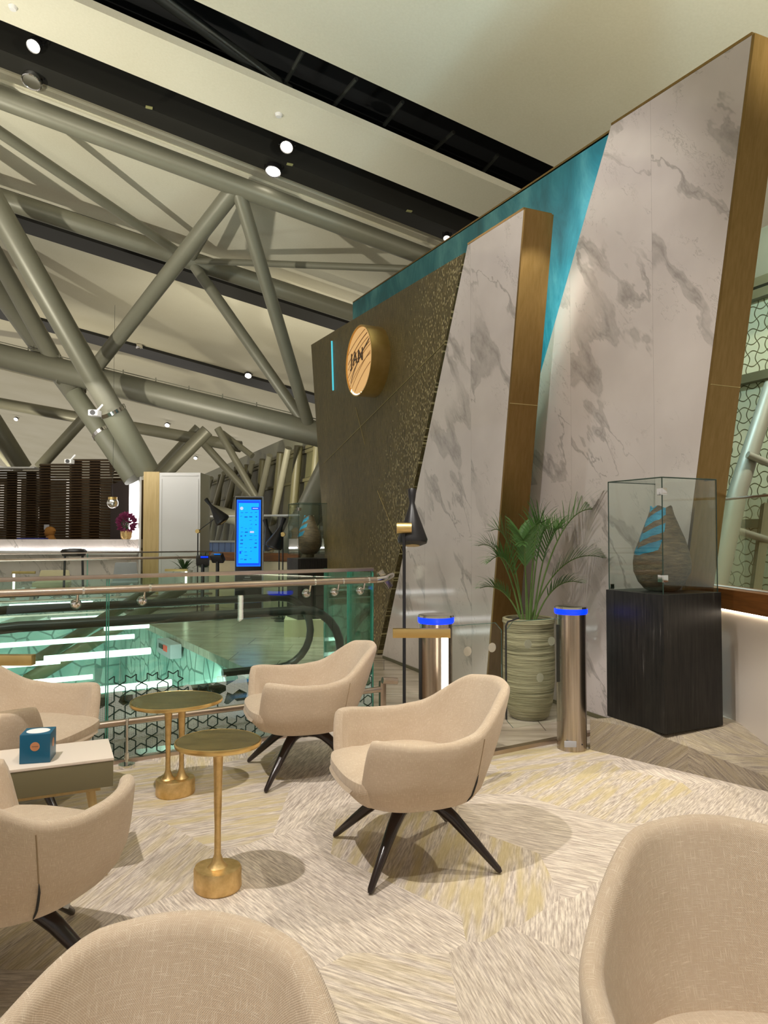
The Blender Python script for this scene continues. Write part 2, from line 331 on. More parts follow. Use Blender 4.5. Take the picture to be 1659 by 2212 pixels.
# ---------------------------------------------------------------- object helpers
def tag(o, label=None, cat=None, group=None, kind=None):
    if label: o['label'] = label
    if cat: o['category'] = cat
    if group: o['group'] = group
    if kind: o['kind'] = kind
    return o
def empty(name, loc=(0, 0, 0), rz=0.0, label=None, cat=None, group=None):
    o = bpy.data.objects.new(name, None); C.objects.link(o); o.location = loc; o.rotation_euler = (0, 0, rz); o.empty_display_size = .1
    return tag(o, label, cat, group)
def obj(name, bm, mat, parent=None, smooth=True, loc=None, rot=None, world=False):
    me = bpy.data.meshes.new(name)
    bmesh.ops.remove_doubles(bm, verts=bm.verts[:], dist=1e-5) if False else None
    bmesh.ops.recalc_face_normals(bm, faces=bm.faces[:])
    bm.to_mesh(me); bm.free()
    for m in (mat if isinstance(mat, (list, tuple)) else [mat]): me.materials.append(m)
    if smooth:
        for p in me.polygons: p.use_smooth = True
        try: me.set_sharp_from_angle(angle=math.radians(38))
        except Exception: pass
    o = bpy.data.objects.new(name, me); C.objects.link(o)
    if loc is not None: o.location = loc
    if rot is not None: o.rotation_euler = rot
    if parent is not None: o.parent = parent
    return o
def NB(): return bmesh.new()
def frame(d):
    d = d.normalized(); a = Vector((0, 0, 1)) if abs(d.z) < .95 else Vector((1, 0, 0))
    x = d.cross(a).normalized(); y = x.cross(d).normalized(); return x, y
def tube(bm, pts, rad, seg=12, caps=True, squash=1.0):
    pts = [Vector(p) for p in pts]; rad = rad if isinstance(rad, (list, tuple)) else [rad]*len(pts); rings = []
    px = None
    for i, p in enumerate(pts):
        d = (pts[min(i+1, len(pts)-1)] - pts[max(i-1, 0)])
        if px is None: x, y = frame(d)
        else:
            dn = d.normalized(); x = (px - dn*px.dot(dn)).normalized(); y = dn.cross(x)*-1; y = x.cross(dn)
        px = x
        rings.append([bm.verts.new(p + x*math.cos(2*PI*k/seg)*rad[i] + y*math.sin(2*PI*k/seg)*rad[i]*squash) for k in range(seg)])
    for a, b in zip(rings, rings[1:]):
        for k in range(seg): bm.faces.new((a[k], a[(k+1) % seg], b[(k+1) % seg], b[k]))
    if caps: bm.faces.new(rings[0][::-1]); bm.faces.new(rings[-1])
def box(bm, c, sz, ax=None, bev=0.0):
    """box with centre c, full sizes sz, optional axes (x, y, z vectors)"""
    X, Y, Z = ax or (Vector((1, 0, 0)), Vector((0, 1, 0)), Vector((0, 0, 1))); c = Vector(c); vs_ = []
    for i in (-1, 1):
        for j in (-1, 1):
            for k in (-1, 1): vs_.append(bm.verts.new(c + X*(i*sz[0]/2) + Y*(j*sz[1]/2) + Z*(k*sz[2]/2)))
    fs = [(0, 1, 3, 2), (4, 6, 7, 5), (0, 4, 5, 1), (2, 3, 7, 6), (0, 2, 6, 4), (1, 5, 7, 3)]
    faces = [bm.faces.new([vs_[q] for q in f]) for f in fs]
    if bev:
        ed = {e for f in faces for e in f.edges}
        bmesh.ops.bevel(bm, geom=list(ed), offset=bev, segments=2, affect='EDGES', profile=.7)
def prism(bm, pts, off, bev=0.0):
    off = Vector(off); a = [bm.verts.new(Vector(p)) for p in pts]; b = [bm.verts.new(Vector(p)+off) for p in pts]; n = len(pts)
    fs = [bm.faces.new(a[::-1]), bm.faces.new(b)]
    for i in range(n): fs.append(bm.faces.new((a[i], a[(i+1) % n], b[(i+1) % n], b[i])))
    if bev: bmesh.ops.bevel(bm, geom=list({e for f in fs for e in f.edges}), offset=bev, segments=2, affect='EDGES', profile=.7)
def lathe(bm, prof, seg=40, c=(0, 0, 0), close=True, fn=None):
    rings = []; c = Vector(c)
    for r, z in prof:
        if r < 1e-6: rings.append([bm.verts.new(c + Vector((0, 0, z)))])
        else:
            ring = []
            for k in range(seg):
                a = 2*PI*k/seg; rr = r*(fn(a, z) if fn else 1); ring.append(bm.verts.new(c + Vector((rr*math.cos(a), rr*math.sin(a), z))))
            rings.append(ring)
    for a, b in zip(rings, rings[1:]):
        if len(a) == 1 and len(b) == 1: continue
        for k in range(seg):
            if len(a) == 1: bm.faces.new((a[0], b[k], b[(k+1) % seg]))
            elif len(b) == 1: bm.faces.new((a[k], a[(k+1) % seg], b[0]))
            else: bm.faces.new((a[k], a[(k+1) % seg], b[(k+1) % seg], b[k]))
def slabpart(name, pts, off, mat, parent, bev=0.0, origin=None, rotz=None):
    """prism whose object axes follow the wall (x along the wall, z up) so that procedural patterns lie in its plane"""
    og = Vector(origin) if origin is not None else Vector(pts[0]); rz = rotz if rotz is not None else math.atan2(VV.y, VV.x)
    R = Matrix.Rotation(-rz, 3, 'Z'); bm = NB(); prism(bm, [R @ (Vector(p)-og) for p in pts], R @ Vector(off), bev)
    o = obj(name, bm, mat, parent, smooth=False); o.location = og; o.rotation_euler = (0, 0, rz); return o
def copy_tree(o, parent=None):
    c = o.copy(); C.objects.link(c)
    if parent is not None: c.parent = parent
    for ch in [q for q in list(bpy.data.objects) if q.parent == o]: copy_tree(ch, c)
    return c
def settle(root, loc):
    loc = Vector(loc); root.location = loc
    for ch in [q for q in bpy.data.objects if q.parent == root]: ch.location = ch.location - loc
    return root

# ================================================================ CEILING
WH = Vector((.92, .392, 0)).normalized(); WB = Vector((-WH.y, WH.x, 0)); Z0, ZS = 8.95, -.188
WD = (WH + Vector((0, 0, ZS))).normalized(); CN = WD.cross(WB).normalized()   # slot direction, ceiling normal (up)
if CN.z < 0: CN = -CN
CP0 = Vector((0, 0, Z0))
def CE(px, py, off=0.0):
    d = ray(px, py); p0 = CP0 - Vector((0, 0, off)); t = (p0 - O).dot(CN) / d.dot(CN); return O + d*t
def bof(px, py): return CE(px, py).dot(WB)
def cpt(a, b, dz=0.0): return WH*a + WB*b + Vector((0, 0, Z0 + ZS*a + dz))
def cpanel(b0, b1, a0=-40, a1=30, th=.12, mat=None, name='ceiling', dz=0.0):
    bm = NB(); pts = [cpt(a0, b0, dz), cpt(a1, b0, dz), cpt(a1, b1, dz), cpt(a0, b1, dz)]
    prism(bm, pts, CN*th); return tag(obj(name, bm, mat or M['ceil'], smooth=False), kind='structure')
yb = [bof(600, y) for y in (84, 193, 290, 366, 604, 664, 827, 846, 903, 912, 935, 945)]
cpanel(-14, yb[0]); cpanel(yb[1], yb[2]); cpanel(yb[3], yb[4]); cpanel(yb[5], yb[6]); cpanel(yb[7], yb[8], a0=-60, a1=45); cpanel(yb[9], yb[10], a0=-60, a1=60)
cpanel(yb[11], 110, a0=-90, a1=80)
cpanel(-16, 115, a0=-95, a1=85, mat=M['darkvoid'], dz=1.6)
# edge lips and dark boxed beams hung in the slots
def cbeam(b0, b1, drop, h, mat, label, a0=-40, a1=30, name='ceiling_beam'):
    bm = NB(); prism(bm, [cpt(a0, b0, -drop), cpt(a1, b0, -drop), cpt(a1, b1, -drop), cpt(a0, b1, -drop)], (0, 0, h))
    return tag(obj(name, bm, mat, smooth=False), kind='structure')
cbeam(yb[2]+(yb[3]-yb[2])*.52, yb[3]-.02, .12, .5, M['beam'], '', name='trim_1')
cbeam(yb[2]+(yb[3]-yb[2])*.40, yb[2]+(yb[3]-yb[2])*.50, -.35, .3, M['beam'], '', name='trim_2')
cbeam(yb[5]-(yb[5]-yb[4])*.45, yb[5], .15, .4, M['beam'], '', name='trim_3')
cbeam(yb[6]+.02, yb[7]-.02, .1, .4, M['beam'], '', a0=-60, name='trim_4')
# stepped cove beside the second slot
for i in range(3):
    b = yb[3] + .25 + i*.3
    cbeam(b, b+.16, .05+.0*i, .07, M['ceil'], '', name='trim_%d' % (5+i))
# services above the first slot
def tubething(name, a, b, r, mat, label, cat, group=None, seg=14):
    bm = NB(); a = Vector(a); b = Vector(b); d = (b-a).normalized(); x, y = frame(d); L = (b-a).length
    tube(bm, [(0, 0, 0), (0, 0, L)], r, seg)
    o = obj(name, bm, mat); o.location = a; o.rotation_euler = (b-a).to_track_quat('Z', 'Y').to_euler()
    return tag(o, label, cat, group)
# (slot 1) slanting pipe and conduits seen in the dark
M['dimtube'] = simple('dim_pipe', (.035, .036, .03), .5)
up = lambda px, py, o: CE(px, py, -o)
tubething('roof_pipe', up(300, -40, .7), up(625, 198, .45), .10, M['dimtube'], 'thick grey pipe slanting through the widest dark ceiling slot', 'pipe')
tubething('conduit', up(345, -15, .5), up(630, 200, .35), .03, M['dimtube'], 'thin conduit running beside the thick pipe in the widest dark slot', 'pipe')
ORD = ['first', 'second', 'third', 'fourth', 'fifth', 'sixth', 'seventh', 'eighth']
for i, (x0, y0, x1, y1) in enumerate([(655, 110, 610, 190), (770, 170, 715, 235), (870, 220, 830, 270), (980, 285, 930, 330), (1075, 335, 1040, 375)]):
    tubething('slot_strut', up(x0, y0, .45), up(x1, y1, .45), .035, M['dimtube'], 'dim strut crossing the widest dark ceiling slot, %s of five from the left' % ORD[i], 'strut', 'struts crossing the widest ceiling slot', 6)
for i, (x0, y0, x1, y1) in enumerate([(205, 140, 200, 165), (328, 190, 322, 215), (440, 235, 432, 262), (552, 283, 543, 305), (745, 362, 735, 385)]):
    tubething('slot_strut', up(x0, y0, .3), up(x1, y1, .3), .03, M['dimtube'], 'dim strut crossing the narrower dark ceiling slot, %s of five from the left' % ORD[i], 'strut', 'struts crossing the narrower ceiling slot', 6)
# round detectors on the white ceiling band
for (px, py, lb) in [(28, 14, 'small white round detector at the upper left end of the ceiling band'), (602, 246, 'small white round detector halfway along the ceiling band')]:
    bm = NB(); lathe(bm, [(0, -.05), (.045, -.05), (.06, -.02), (.065, 0), (0, 0)], 20)
    o = obj('ceiling_detector', bm, M['white']); o.location = CE(px, py); tag(o, lb, 'detector')
# small plates on the dark beam
for (px, py, lb) in [(322, 231, 'small pale plate on the dark beam left of the middle spotlights'), (626, 354, 'small pale plate on the dark beam beside the middle spotlights'), (884, 455, 'small pale plate on the dark beam near the teal wall')]:
    bm = NB(); box(bm, (0, 0, -.01), (.11, .06, .02), bev=.004); o = obj('beam_plate', bm, simple('pale_plate', S(150, 148, 100), .5)); o.location = CE(px, py, .14)
    o.rotation_euler = (0, 0, math.atan2(WH.y, WH.x)); tag(o, lb, 'plate')

# spotlights on the beam
def spotlight(px, py, off, label, lit=True, r=.10, ang=(0, 0)):
    root = empty('ceiling_spotlight', (0, 0, 0), 0, label, 'spotlight', 'ceiling spotlights along the dark beam')
    bm = NB(); lathe(bm, [(0, .16), (r*.8, .15), (r, .08), (r, 0), (r*.92, -.01), (r*.85, .012), (r*.5, .05), (0, .05)], 24)
    obj('housing', bm, M['chrome'] if not lit else M['black'], root)
    bm = NB(); lathe(bm, [(0, .02), (r*.5, .018), (r*.84, .008), (0, .012)], 24); obj('lens', bm, M['spot_glow'] if lit else M['chrome'], root)
    bm = NB(); tube(bm, [(-r*1.15, 0, .07), (-r*1.15, 0, .2), (r*1.15, 0, .2), (r*1.15, 0, .07)], .012, 6); obj('yoke', bm, M['black'], root)
    root.location = CE(px, py, off); root.rotation_euler = (ang[0], ang[1], 0); return root
spotlight(72, 100, .1, 'lit spotlight at the upper left, above the reflector one in the slot', True, .11, (-.6, .1))
spotlight(68, 178, .25, 'round chrome reflector spotlight at the left end of the dark beam', False, .16, (-.35, .1))
spotlight(619, 318, .1, 'lit warm spotlight recessed in the slot above the middle of the beam', True, .12, (-.6, .1))
spotlight(590, 371, .25, 'bright bowl spotlight hanging from the middle of the dark beam', True, .15, (-.3, .1))
spotlight(965, 515, .5, 'small glaring spotlight just above the teal wall', True, .07, (-.6, .1))
spotlight(301, 752, .15, 'small chrome spotlight in the far thin slot behind the long diagonal tube', False, .13, (.2, 0))
spotlight(536, 812, .15, 'small lit spotlight in the far thin slot left of the bronze wall', True, .14, (-.7, 0))
for px, py, lb in [(361, 919, 'tiny lit spotlight under the lower chord, right of the painted column strut'), (502, 955, 'tiny lit spotlight left of the far facade corner'), (34, 906, 'tiny lit spotlight at far left above the louvre screens'), (422, 990, 'tiny lit spotlight above the white panel')]:
    spotlight(px, py, .3, lb, True, .15, (-.8, 0))

# ================================================================ ROOF TRUSS
T = 'painted steel tube of the roof truss'
def truss(name, segs, label, cat='roof truss', seg=20):
    root = empty(name, (0, 0, 0), 0, label, cat)
    for (nm, pts, r) in segs:
        bm = NB(); tube(bm, pts, r, seg); obj(nm, bm, M['tube'], root)
    return settle(root, (segs[0][1][0][0], segs[0][1][0][1], segs[0][1][0][2]))
def alongw(P, px):   # point on the line through P parallel to the slots at picture column px
    k = (px - 829.5)/F
    # (P + t w): x/y' = k  (small pitch ignored)
    t = (k*P.y - P.x) / (WD.x - k*WD.y); return P + WD*t
n1 = D(512, 402, 13.2); n2 = D(412, 563, 16.6); n3 = D(672, 934, 16.4); n4 = D(190, 815, 17.2)
t1a, t1b = alongw(n1, -260), alongw(n1, 1100)
t2a, t2b = alongw(n2, -250), alongw(n2, 900)
w3 = (n3 - n4).normalized(); t3a = n4 - w3*9; t3b = n3 + w3*4
truss('roof_truss', [('top_chord', [t1a, t1b], .185), ('top_chord', [t2a, t2b], .205), ('bottom_chord', [t3a, t3b], .29),
      ('diagonal', [n1, n4], .165), ('diagonal', [n1, n3], .135), ('diagonal', [n2, n3], .125),
      ('brace', [n2, D(-150, 185, 11.0)], .10), ('brace', [n2, D(905, 582, 13.4)], .07), ('brace', [n1 + Vector((0, 0, .1)), n2], .08)],
      'large grey tubular roof truss crossing under the white ceiling')
# cable tray line on the bottom chord
bm = NB(); tube(bm, [n4 - w3*6 + Vector((0, -.05, .33)), n3 + w3*.3 + Vector((0, -.05, .33))], .012, 6)
for k in range(12): tube(bm, [n4 + w3*(-5 + k*.85) + Vector((0, -.05, .24)), n4 + w3*(-5 + k*.85) + Vector((0, -.05, .38))], .014, 6)
tag(obj('safety_cable', bm, M['tube']), 'thin safety cable with short posts along the top of the lower chord', 'cable')
# V-shaped column struts coming down on the white portal
def strutthing(pts, r, label, mat='tube', box_=None):
    root = empty('column_strut', (0, 0, 0), 0, label, 'strut'); bm = NB(); tube(bm, pts, r, 24); obj('shaft', bm, M[mat], root)
    if box_:
        a, b, rr = box_; bm = NB(); tube(bm, [a, b], rr, 24); cl = obj('cladding', bm, M['tubedark'], root)
        bm = NB(); d = (b-a).normalized(); tube(bm, [a - d*.03, a + d*.05], rr*1.06, 24); obj('collar', bm, M['chrome'], root)
    return settle(root, pts[-1])
M['tubedark'] = simple('olive_grey_cladding', S(122, 122, 104), .45)
sa, sb = D(-120, 250, 13.4), D(318, 1018, 16.6)
def lerp(a, b, t): return a*(1-t) + b*t
strutthing([sa, sb], .24, 'thick grey steel strut slanting down in front of the lower chord', 'tube', (lerp(sa, sb, .80), sb, .275))
strutthing([D(-95, 395, 18.2), D(140, 820, 17.3)], .2, 'grey steel strut landing on top of the lower chord, left of the thicker one')
strutthing([D(160, 850, 17.2), D(288, 1030, 17.0)], .22, 'olive clad lower strut beside the thick one above the white portal', 'tubedark', (D(222, 935, 17.1), D(290, 1034, 17.0), .25))
strutthing([D(-110, 480, 19.0), D(165, 852, 17.5)], .26, 'broad shaded strut behind the pair at the left edge')
# cctv cameras
def cctv(px, py, Y, label, r=.09):
    root = empty('security_camera', (0, 0, 0), 0, label, 'camera', 'security cameras on the struts'); p = D(px, py, Y)
    bm = NB(); box(bm, (0, 0, 0), (r*2.2, r*2.6, r*1.4), bev=.02); obj('housing', bm, M['white'], root)
    bm = NB(); lathe(bm, [(0, 0), (r*.6, 0), (r*.6, .02), (0, .02)], 16); o = obj('lens', bm, M['black'], root); o.rotation_euler = (PI/2, 0, 0); o.location = (0, -r*1.3, 0)
    bm = NB(); tube(bm, [(0, 0, 0), (r*1.5, r*.8, r*2.2)], .02, 8); obj('bracket', bm, M['white'], root); root.location = p
cctv(205, 893, 15.2, 'white box camera mounted where the struts cross the lower chord')
cctv(150, 997, 16.0, 'white camera on top of the brown louvre screen', .07)
# second truss, farther back
m1 = D(448, 930, 24); m2 = D(560, 1085, 24)
truss('rear_truss', [('bottom_chord', [D(-200, 835, 26), D(520, 965, 25)], .2), ('diagonal', [m1, D(335, 1045, 24)], .22), ('diagonal', [D(430, 925, 26), D(300, 1065, 26)], .2), ('diagonal', [D(470, 925, 24), m2], .12),
      ('diagonal', [D(440, 958, 25), D(545, 1075, 25)], .13), ('brace', [D(480, 935, 25), D(545, 985, 24.5)], .1), ('diagonal', [D(180, 905, 24), D(85, 1010, 24)], .18), ('diagonal', [D(-40, 870, 22), D(50, 1012, 23)], .28),
      ('diagonal', [D(-60, 900, 24), D(30, 1010, 24)], .14), ('bottom_chord', [D(400, 1090, 24), D(545, 1128, 20)], .22)], 'thinner roof truss in the distance behind the white portal')
strutthing([D(740, 955, 15), D(600, 1240, 15)], .28, 'thick olive strut slanting down behind the glass cased vase at the bronze wall')
strutthing([D(700, 1090, 18), D(560, 1260, 18)], .22, 'shaded strut standing behind the two far cone lamps')

# ================================================================ FLOORS
def flat(name, pts, z, th, mat, kind='structure'):
    bm = NB(); prism(bm, [(p[0], p[1], z-th) for p in pts], (0, 0, th)); return tag(obj(name, bm, mat, smooth=False), kind=kind)
B0 = Vector((.745, 4.83, 0)) - UU*.9          # left end of the stone boundary
B1 = Vector((.745, 4.83, 0)) + UU*1.05
re = SQ(0, 0); rl = SQ(-9, 0)
LO = SQ(-.02, 0)
flat('floor', [(-12, -4), (8, -4), (8, 5.3), (B1.x+.6, B1.y+.36), tuple(B1[:2]), tuple(B0[:2]), tuple(LO[:2]), tuple(rl[:2]), (-12, rl.y)], 0, .1, M['carpet'])
far = SQ(0, 9.6); fr2 = SQ(0, 30)
flat('floor', [tuple(B0[:2]), tuple(B1[:2]), (B1.x+.6, B1.y+.36), (8, 5.3), (9, 30), tuple(SQ(4, 30)[:2]), tuple(SQ(0, 9.6)[:2]), tuple(LO[:2])], -.002, .1, M['stone'])
flat('floor', [tuple(SQ(0, 9.6)[:2]), tuple(SQ(4, 30)[:2]), tuple(SQ(-24, 30)[:2]), tuple(SQ(-22, 9.6)[:2])], -.002, .1, M['stone'])
flat('floor', [tuple(SQ(-22, -1)[:2]), tuple(SQ(6, -1)[:2]), tuple(SQ(6, 12)[:2]), tuple(SQ(-22, 12)[:2])], -4.6, .1, M['lowerfloor'])
# slab edges and walls of the void
bm = NB(); prism(bm, [SQ(.02, 0, -.1), SQ(.02, 9.6, -.1), SQ(.02, 9.6, -4.6), SQ(.02, 0, -4.6)], UU*.1); tag(obj('wall_void_right', bm, M['lowerwall'], smooth=False), kind='structure')
bm = NB(); prism(bm, [SQ(-22, 9.62, 0), SQ(.02, 9.62, 0), SQ(.02, 9.62, -4.6), SQ(-22, 9.62, -4.6)], NU*.1); tag(obj('wall_void_far', bm, M['lowerwall'], smooth=False), kind='structure')
bm = NB(); prism(bm, [SQ(-22, -.03, -.12), SQ(.02, -.03, -.12), SQ(.02, -.03, -4.6), SQ(-22, -.03, -4.6)], NU*-.1); tag(obj('wall_void_near', bm, M['lowerwall'], smooth=False), kind='structure')
# threshold strip at the stone edge
bm = NB(); mid = (B0+B1)/2; box(bm, mid + Vector((0, 0, .012)) + NU*.0, ((B1-B0).length, .05, .03), (UU, NU, Vector((0, 0, 1)))); tag(obj('trim_10', bm, M['railsteel'], smooth=False), kind='structure')

# ramp platform at the right
def rz_(s): return .205 if s < .35 else max(0.0, .205 - (s-.35)*.165)
rd = Vector((.70, -.714, 0)); r0 = Vector((1.405, 4.905, 0)) ; side = Vector((1.0, .25, 0)).normalized()
bm = NB(); rows = []
for s in [-.02, .35, .6, 1.0, 1.592]:
    row = []
    for w in (0, 3.2):
        p = r0 + rd*s + side*w; row += [bm.verts.new((p.x, p.y, rz_(s))), bm.verts.new((p.x, p.y, -.03))]
    rows.append(row)
for a, b in zip(rows, rows[1:]):
    for q in ((0, 2), (2, 3), (3, 1), (1, 0)): bm.faces.new((a[q[0]], a[q[1]], b[q[1]], b[q[0]]))
bm.faces.new(rows[0][:1]+rows[0][2:4]+rows[0][1:2]); bm.faces.new((rows[-1][0], rows[-1][1], rows[-1][3], rows[-1][2]))
tag(obj('floor_ramp', bm, M['carpet_dark'], smooth=False), kind='structure')

# ================================================================ MONOLITH WALLS
CA, CM2, CT, CBR = 3.739, 4.219, 4.87, 3.775
root = empty('bronze_slab', (0, 0, 0), 0, 'dark bronze textured slab wall leaning between the roof truss and the marble', 'wall slab')
pb = [(672, 745), (1003, 546), (815, 1424), (713, 1385)]; pbw = [WP(x, y, CBR) for x, y in pb]
zt = (pbw[0].z + pbw[1].z)/2
for p in pbw[2:]: p.z = 0
o = slabpart('textured_face', pbw, NV*.22, M['mosaic'], root)
# distance attribute for glints near the slanted right edge: subdivide the face
me = o.data; bm = bmesh.new(); bm.from_mesh(me)
bmesh.ops.subdivide_edges(bm, edges=bm.edges[:], cuts=24, use_grid_fill=True); bm.to_mesh(me); bm.free()
at = me.attributes.new('edge', 'FLOAT', 'POINT'); R = Matrix.Rotation(-o.rotation_euler.z, 3, 'Z')
q1 = R @ (pbw[1]-o.location); q2 = R @ (pbw[2]-o.location)
for i, v in enumerate(me.vertices):
    t = (v.co.z - q2.z)/(q1.z-q2.z); xe = q2.x + (q1.x-q2.x)*t; at.data[i].value = max(0.0, 1.0 - max(0.0, xe - v.co.x)/1.3)
# fine gold seams running diagonally over the face
def seam(px0, py0, px1, py1, c, mat, parent, r=.0028, nm='seam'):
    a, b = WP(px0, py0, c), WP(px1, py1, c); bm = NB(); tube(bm, [a, b], r, 6); return obj(nm, bm, mat, parent)
M['seam'] = simple('gold_seam', S(190, 172, 118), .4, .5)
for s in [(700, 1000, 962, 738), (815, 1060, 872, 1200), (768, 880, 788, 960)]: seam(*s, CBR-.004, M['seam'], root)
bm = NB(); a, b = WP(717, 737, CBR-.006), WP(720, 843, CBR-.006); tube(bm, [a, b], .014, 8); obj('led_slit', bm, M['teal_led'], root)['label'] = 'glowing teal slit'
settle(root, pbw[3])

def monolith(pts, c, thick, label, mat, rim=True, seams=()):
    root = empty('marble_slab', (0, 0, 0), 0, label, 'wall slab'); w = [WP(x, y, c) for x, y in pts]
    for i in (2, 3): w[i].z = 0.0     # bottom corners on the floor: order tl, tr, br, bl
    slabpart('marble_face', w, NV*.03, mat, root)
    bk = [p + NV*.031 for p in w]; slabpart('core', bk, NV*(thick-.031), M['cream'], root)
    # bronze end cladding on the near edge
    tr, br = w[1], w[2]; e = (tr-br).normalized(); out = VV
    bm = NB(); q = [br, tr, tr+NV*thick, br+NV*thick]; prism(bm, [p + VV*.002 for p in q], VV*.022); obj('bronze_end', bm, M['bronze'], root, smooth=False)
    tl = w[0]; bm = NB(); prism(bm, [tl + Vector((0, 0, .002)), tr + Vector((0, 0, .002)), tr+NV*thick+Vector((0, 0, .002)), tl+NV*thick+Vector((0, 0, .002))], (0, 0, .02)); obj('top_trim', bm, M['bronze'], root, smooth=False)
    for f in seams:
        p = br.lerp(tr, f); bm = NB(); tube(bm, [p + VV*.026, p + VV*.026 + NV*thick], .003, 6); obj('seam', bm, M['seam'], root)
    return settle(root, w[3])
monolith([(1010, 530), (1131, 453), (1047, 1505), (825, 1417)], CA, .285, 'leaning marble slab with a pale bronze end behind the cone lamp and palm', M['marble2'], seams=(.62,))
monolith([(1320, 272), (1624, 76), (1432, 1600), (985, 1470)], CM2, .27, 'tallest marble slab with bronze edge behind the glass cased vase', M['marble'], seams=(.535, .18))
# teal wall behind them
root = empty('teal_wall', (0, 0, 0), 0, 'teal patinated wall showing above and between the marble slabs', 'wall slab')
tw = [WP(762, 655, CT), WP(1316, 290, CT), WP(1316, 290, CT) + VV*.3, WP(1316, 290, CT) + VV*.3, WP(765, 700, CT)]
tw[2].z = tw[1].z; tw[3].z = 0; tw[4] = Vector((tw[0].x, tw[0].y, 0)) + VV*.05
slabpart('patina_face', tw, NV*.15, M['teal'], root)
bm = NB(); prism(bm, [tw[0]+Vector((0, 0, .003)), tw[2]+Vector((0, 0, .003)), tw[2]+NV*.15+Vector((0, 0, .003)), tw[0]+NV*.15+Vector((0, 0, .003))], (0, 0, .02)); obj('top_trim', bm, M['bronze'], root, smooth=False)
settle(root, tw[4])
# LED channel behind the left edge of the tallest slab, washing the teal wall
e0, e1 = WP(1322, 300, CM2), WP(1165, 820, CM2); e0 = e0 + NV*.30 + VV*.10; e1 = e1 + NV*.30 + VV*.10
bm = NB(); tube(bm, [e0, e1], .012, 6); tag(obj('led_channel', bm, simple('led_strip_blue', (1, 1, 1), .4, emit=(.55, .85, 1), es=30)), 'bluish white LED line behind the edge of the tallest marble slab', 'light strip')
for t in (.15, .5, .85):
    p = e0.lerp(e1, t) + NV*.03; l = bpy.data.lights.new('led', 'POINT'); l.energy = 130; l.color = (.55, .85, 1); l.shadow_soft_size = .06
    lo = bpy.data.objects.new('led_light', l); C.objects.link(lo); lo.location = p
# light on the bronze fin of the shorter slab
p = WP(1230, 640, 4.0); l = bpy.data.lights.new('fin', 'SPOT'); 
ft = WP(1131, 453, CA) + NV*.14; spot(ft + VV*1.5 + Vector((0, 0, .5)), ft - Vector((0, 0, .7)), 700, 24, .6, .03, (1, .95, .8))
# baseboards
def bboard(px0, py0, px1, py1, c, nm):
    a, b = WP(px0, py0, c), WP(px1, py1, c); a.z = b.z = 0; bm = NB(); prism(bm, [a - NV*.012, b - NV*.012, b - NV*.012 + Vector((0, 0, .03)), a - NV*.012 + Vector((0, 0, .03))], NV*.011)
    tag(obj(nm, bm, M['olive'], smooth=False), kind='structure')
bboard(828, 1418, 1044, 1500, CA, 'baseboard_left'); bboard(1060, 1468, 1425, 1598, CM2, 'baseboard_right')

# ================================================================ ROUND SIGN
root = empty('round_sign', (0, 0, 0), 0, 'round drum sign with wood swirl face and JAN lettering on the bronze wall', 'sign')
sc = WP(812, 783, CBR); nf = -NV; R_ = .43; dep = .235
def disc_pt(u, v, w): return sc + VV*u + Vector((0, 0, v)) + nf*w       # u towards the camera side
X_, Y_, Z_ = VV, Vector((0, 0, 1)), nf
mat4 = Matrix(((X_.x, Y_.x, Z_.x, sc.x), (X_.y, Y_.y, Z_.y, sc.y), (X_.z, Y_.z, Z_.z, sc.z), (0, 0, 0, 1)))
def sobj(nm, bm, mat, smooth=True):
    o = obj(nm, bm, mat, root, smooth); o.matrix_local = mat4; return o
bm = NB(); lathe(bm, [(R_*.97, .0), (R_, .0), (R_, dep), (R_*.965, dep), (R_*.965, dep-.02), (R_*.93, dep-.02), (R_*.93, .0)], 72); sobj('gold_drum', bm, M['gold'])
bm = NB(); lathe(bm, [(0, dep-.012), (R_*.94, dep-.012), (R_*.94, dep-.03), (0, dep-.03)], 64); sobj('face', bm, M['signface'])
# swirl lines on the face (dark grain arcs)
bm = NB()
for k, (y0, y1, w, cu) in enumerate([(.30, .36, .004, .12), (.20, .30, .006, .14), (.13, .24, .004, .14), (.02, .17, .005, .13), (-.02, .13, .003, .16), (-.10, .02, .003, .17), (-.32, -.08, .004, .2), (-.20, .05, .004, .17)]):
    pts = []
    for i in range(25):
        t = i/24; x = -.40 + .80*t; y = y0 + (y1-y0)*t + cu*(-(1-t)**2.2)*1.4 + .0
        if x*x + y*y < (R_*.93)**2: pts.append((x, y, dep-.0095))
    bm = NB()
    for a, b in zip(pts, pts[1:]):
        prism(bm, [(a[0], a[1]-w, a[2]), (b[0], b[1]-w, b[2]), (b[0], b[1]+w, b[2]), (a[0], a[1]+w, a[2])], (0, 0, .0015))
    sobj('swirl_line', bm, M['signline'], False)
cu = bpy.data.curves.new('lettering', 'FONT'); cu.body = 'JAN'; cu.size = .23; cu.extrude = .004; cu.space_character = 1.1; cu.align_x = 'CENTER'
tmp = bpy.data.objects.new('t', cu); C.objects.link(tmp); dg = bpy.context.evaluated_depsgraph_get(); me = bpy.data.meshes.new_from_object(tmp.evaluated_get(dg)); bpy.data.objects.remove(tmp)
me.materials.clear(); me.materials.append(M['signtext']); lo = bpy.data.objects.new('lettering', me); C.objects.link(lo); lo.parent = root; lo.matrix_local = mat4 @ Matrix.Translation((-.06, -.02, dep-.006))
bm = NB(); pts = []
for i in range(30):
    t = i/29; x = -.27 + .66*t; y = -.30 + .46*(t**.55) + .05*t
    if x*x+y*y < (R_*.93)**2: pts.append((x, y, dep-.004))
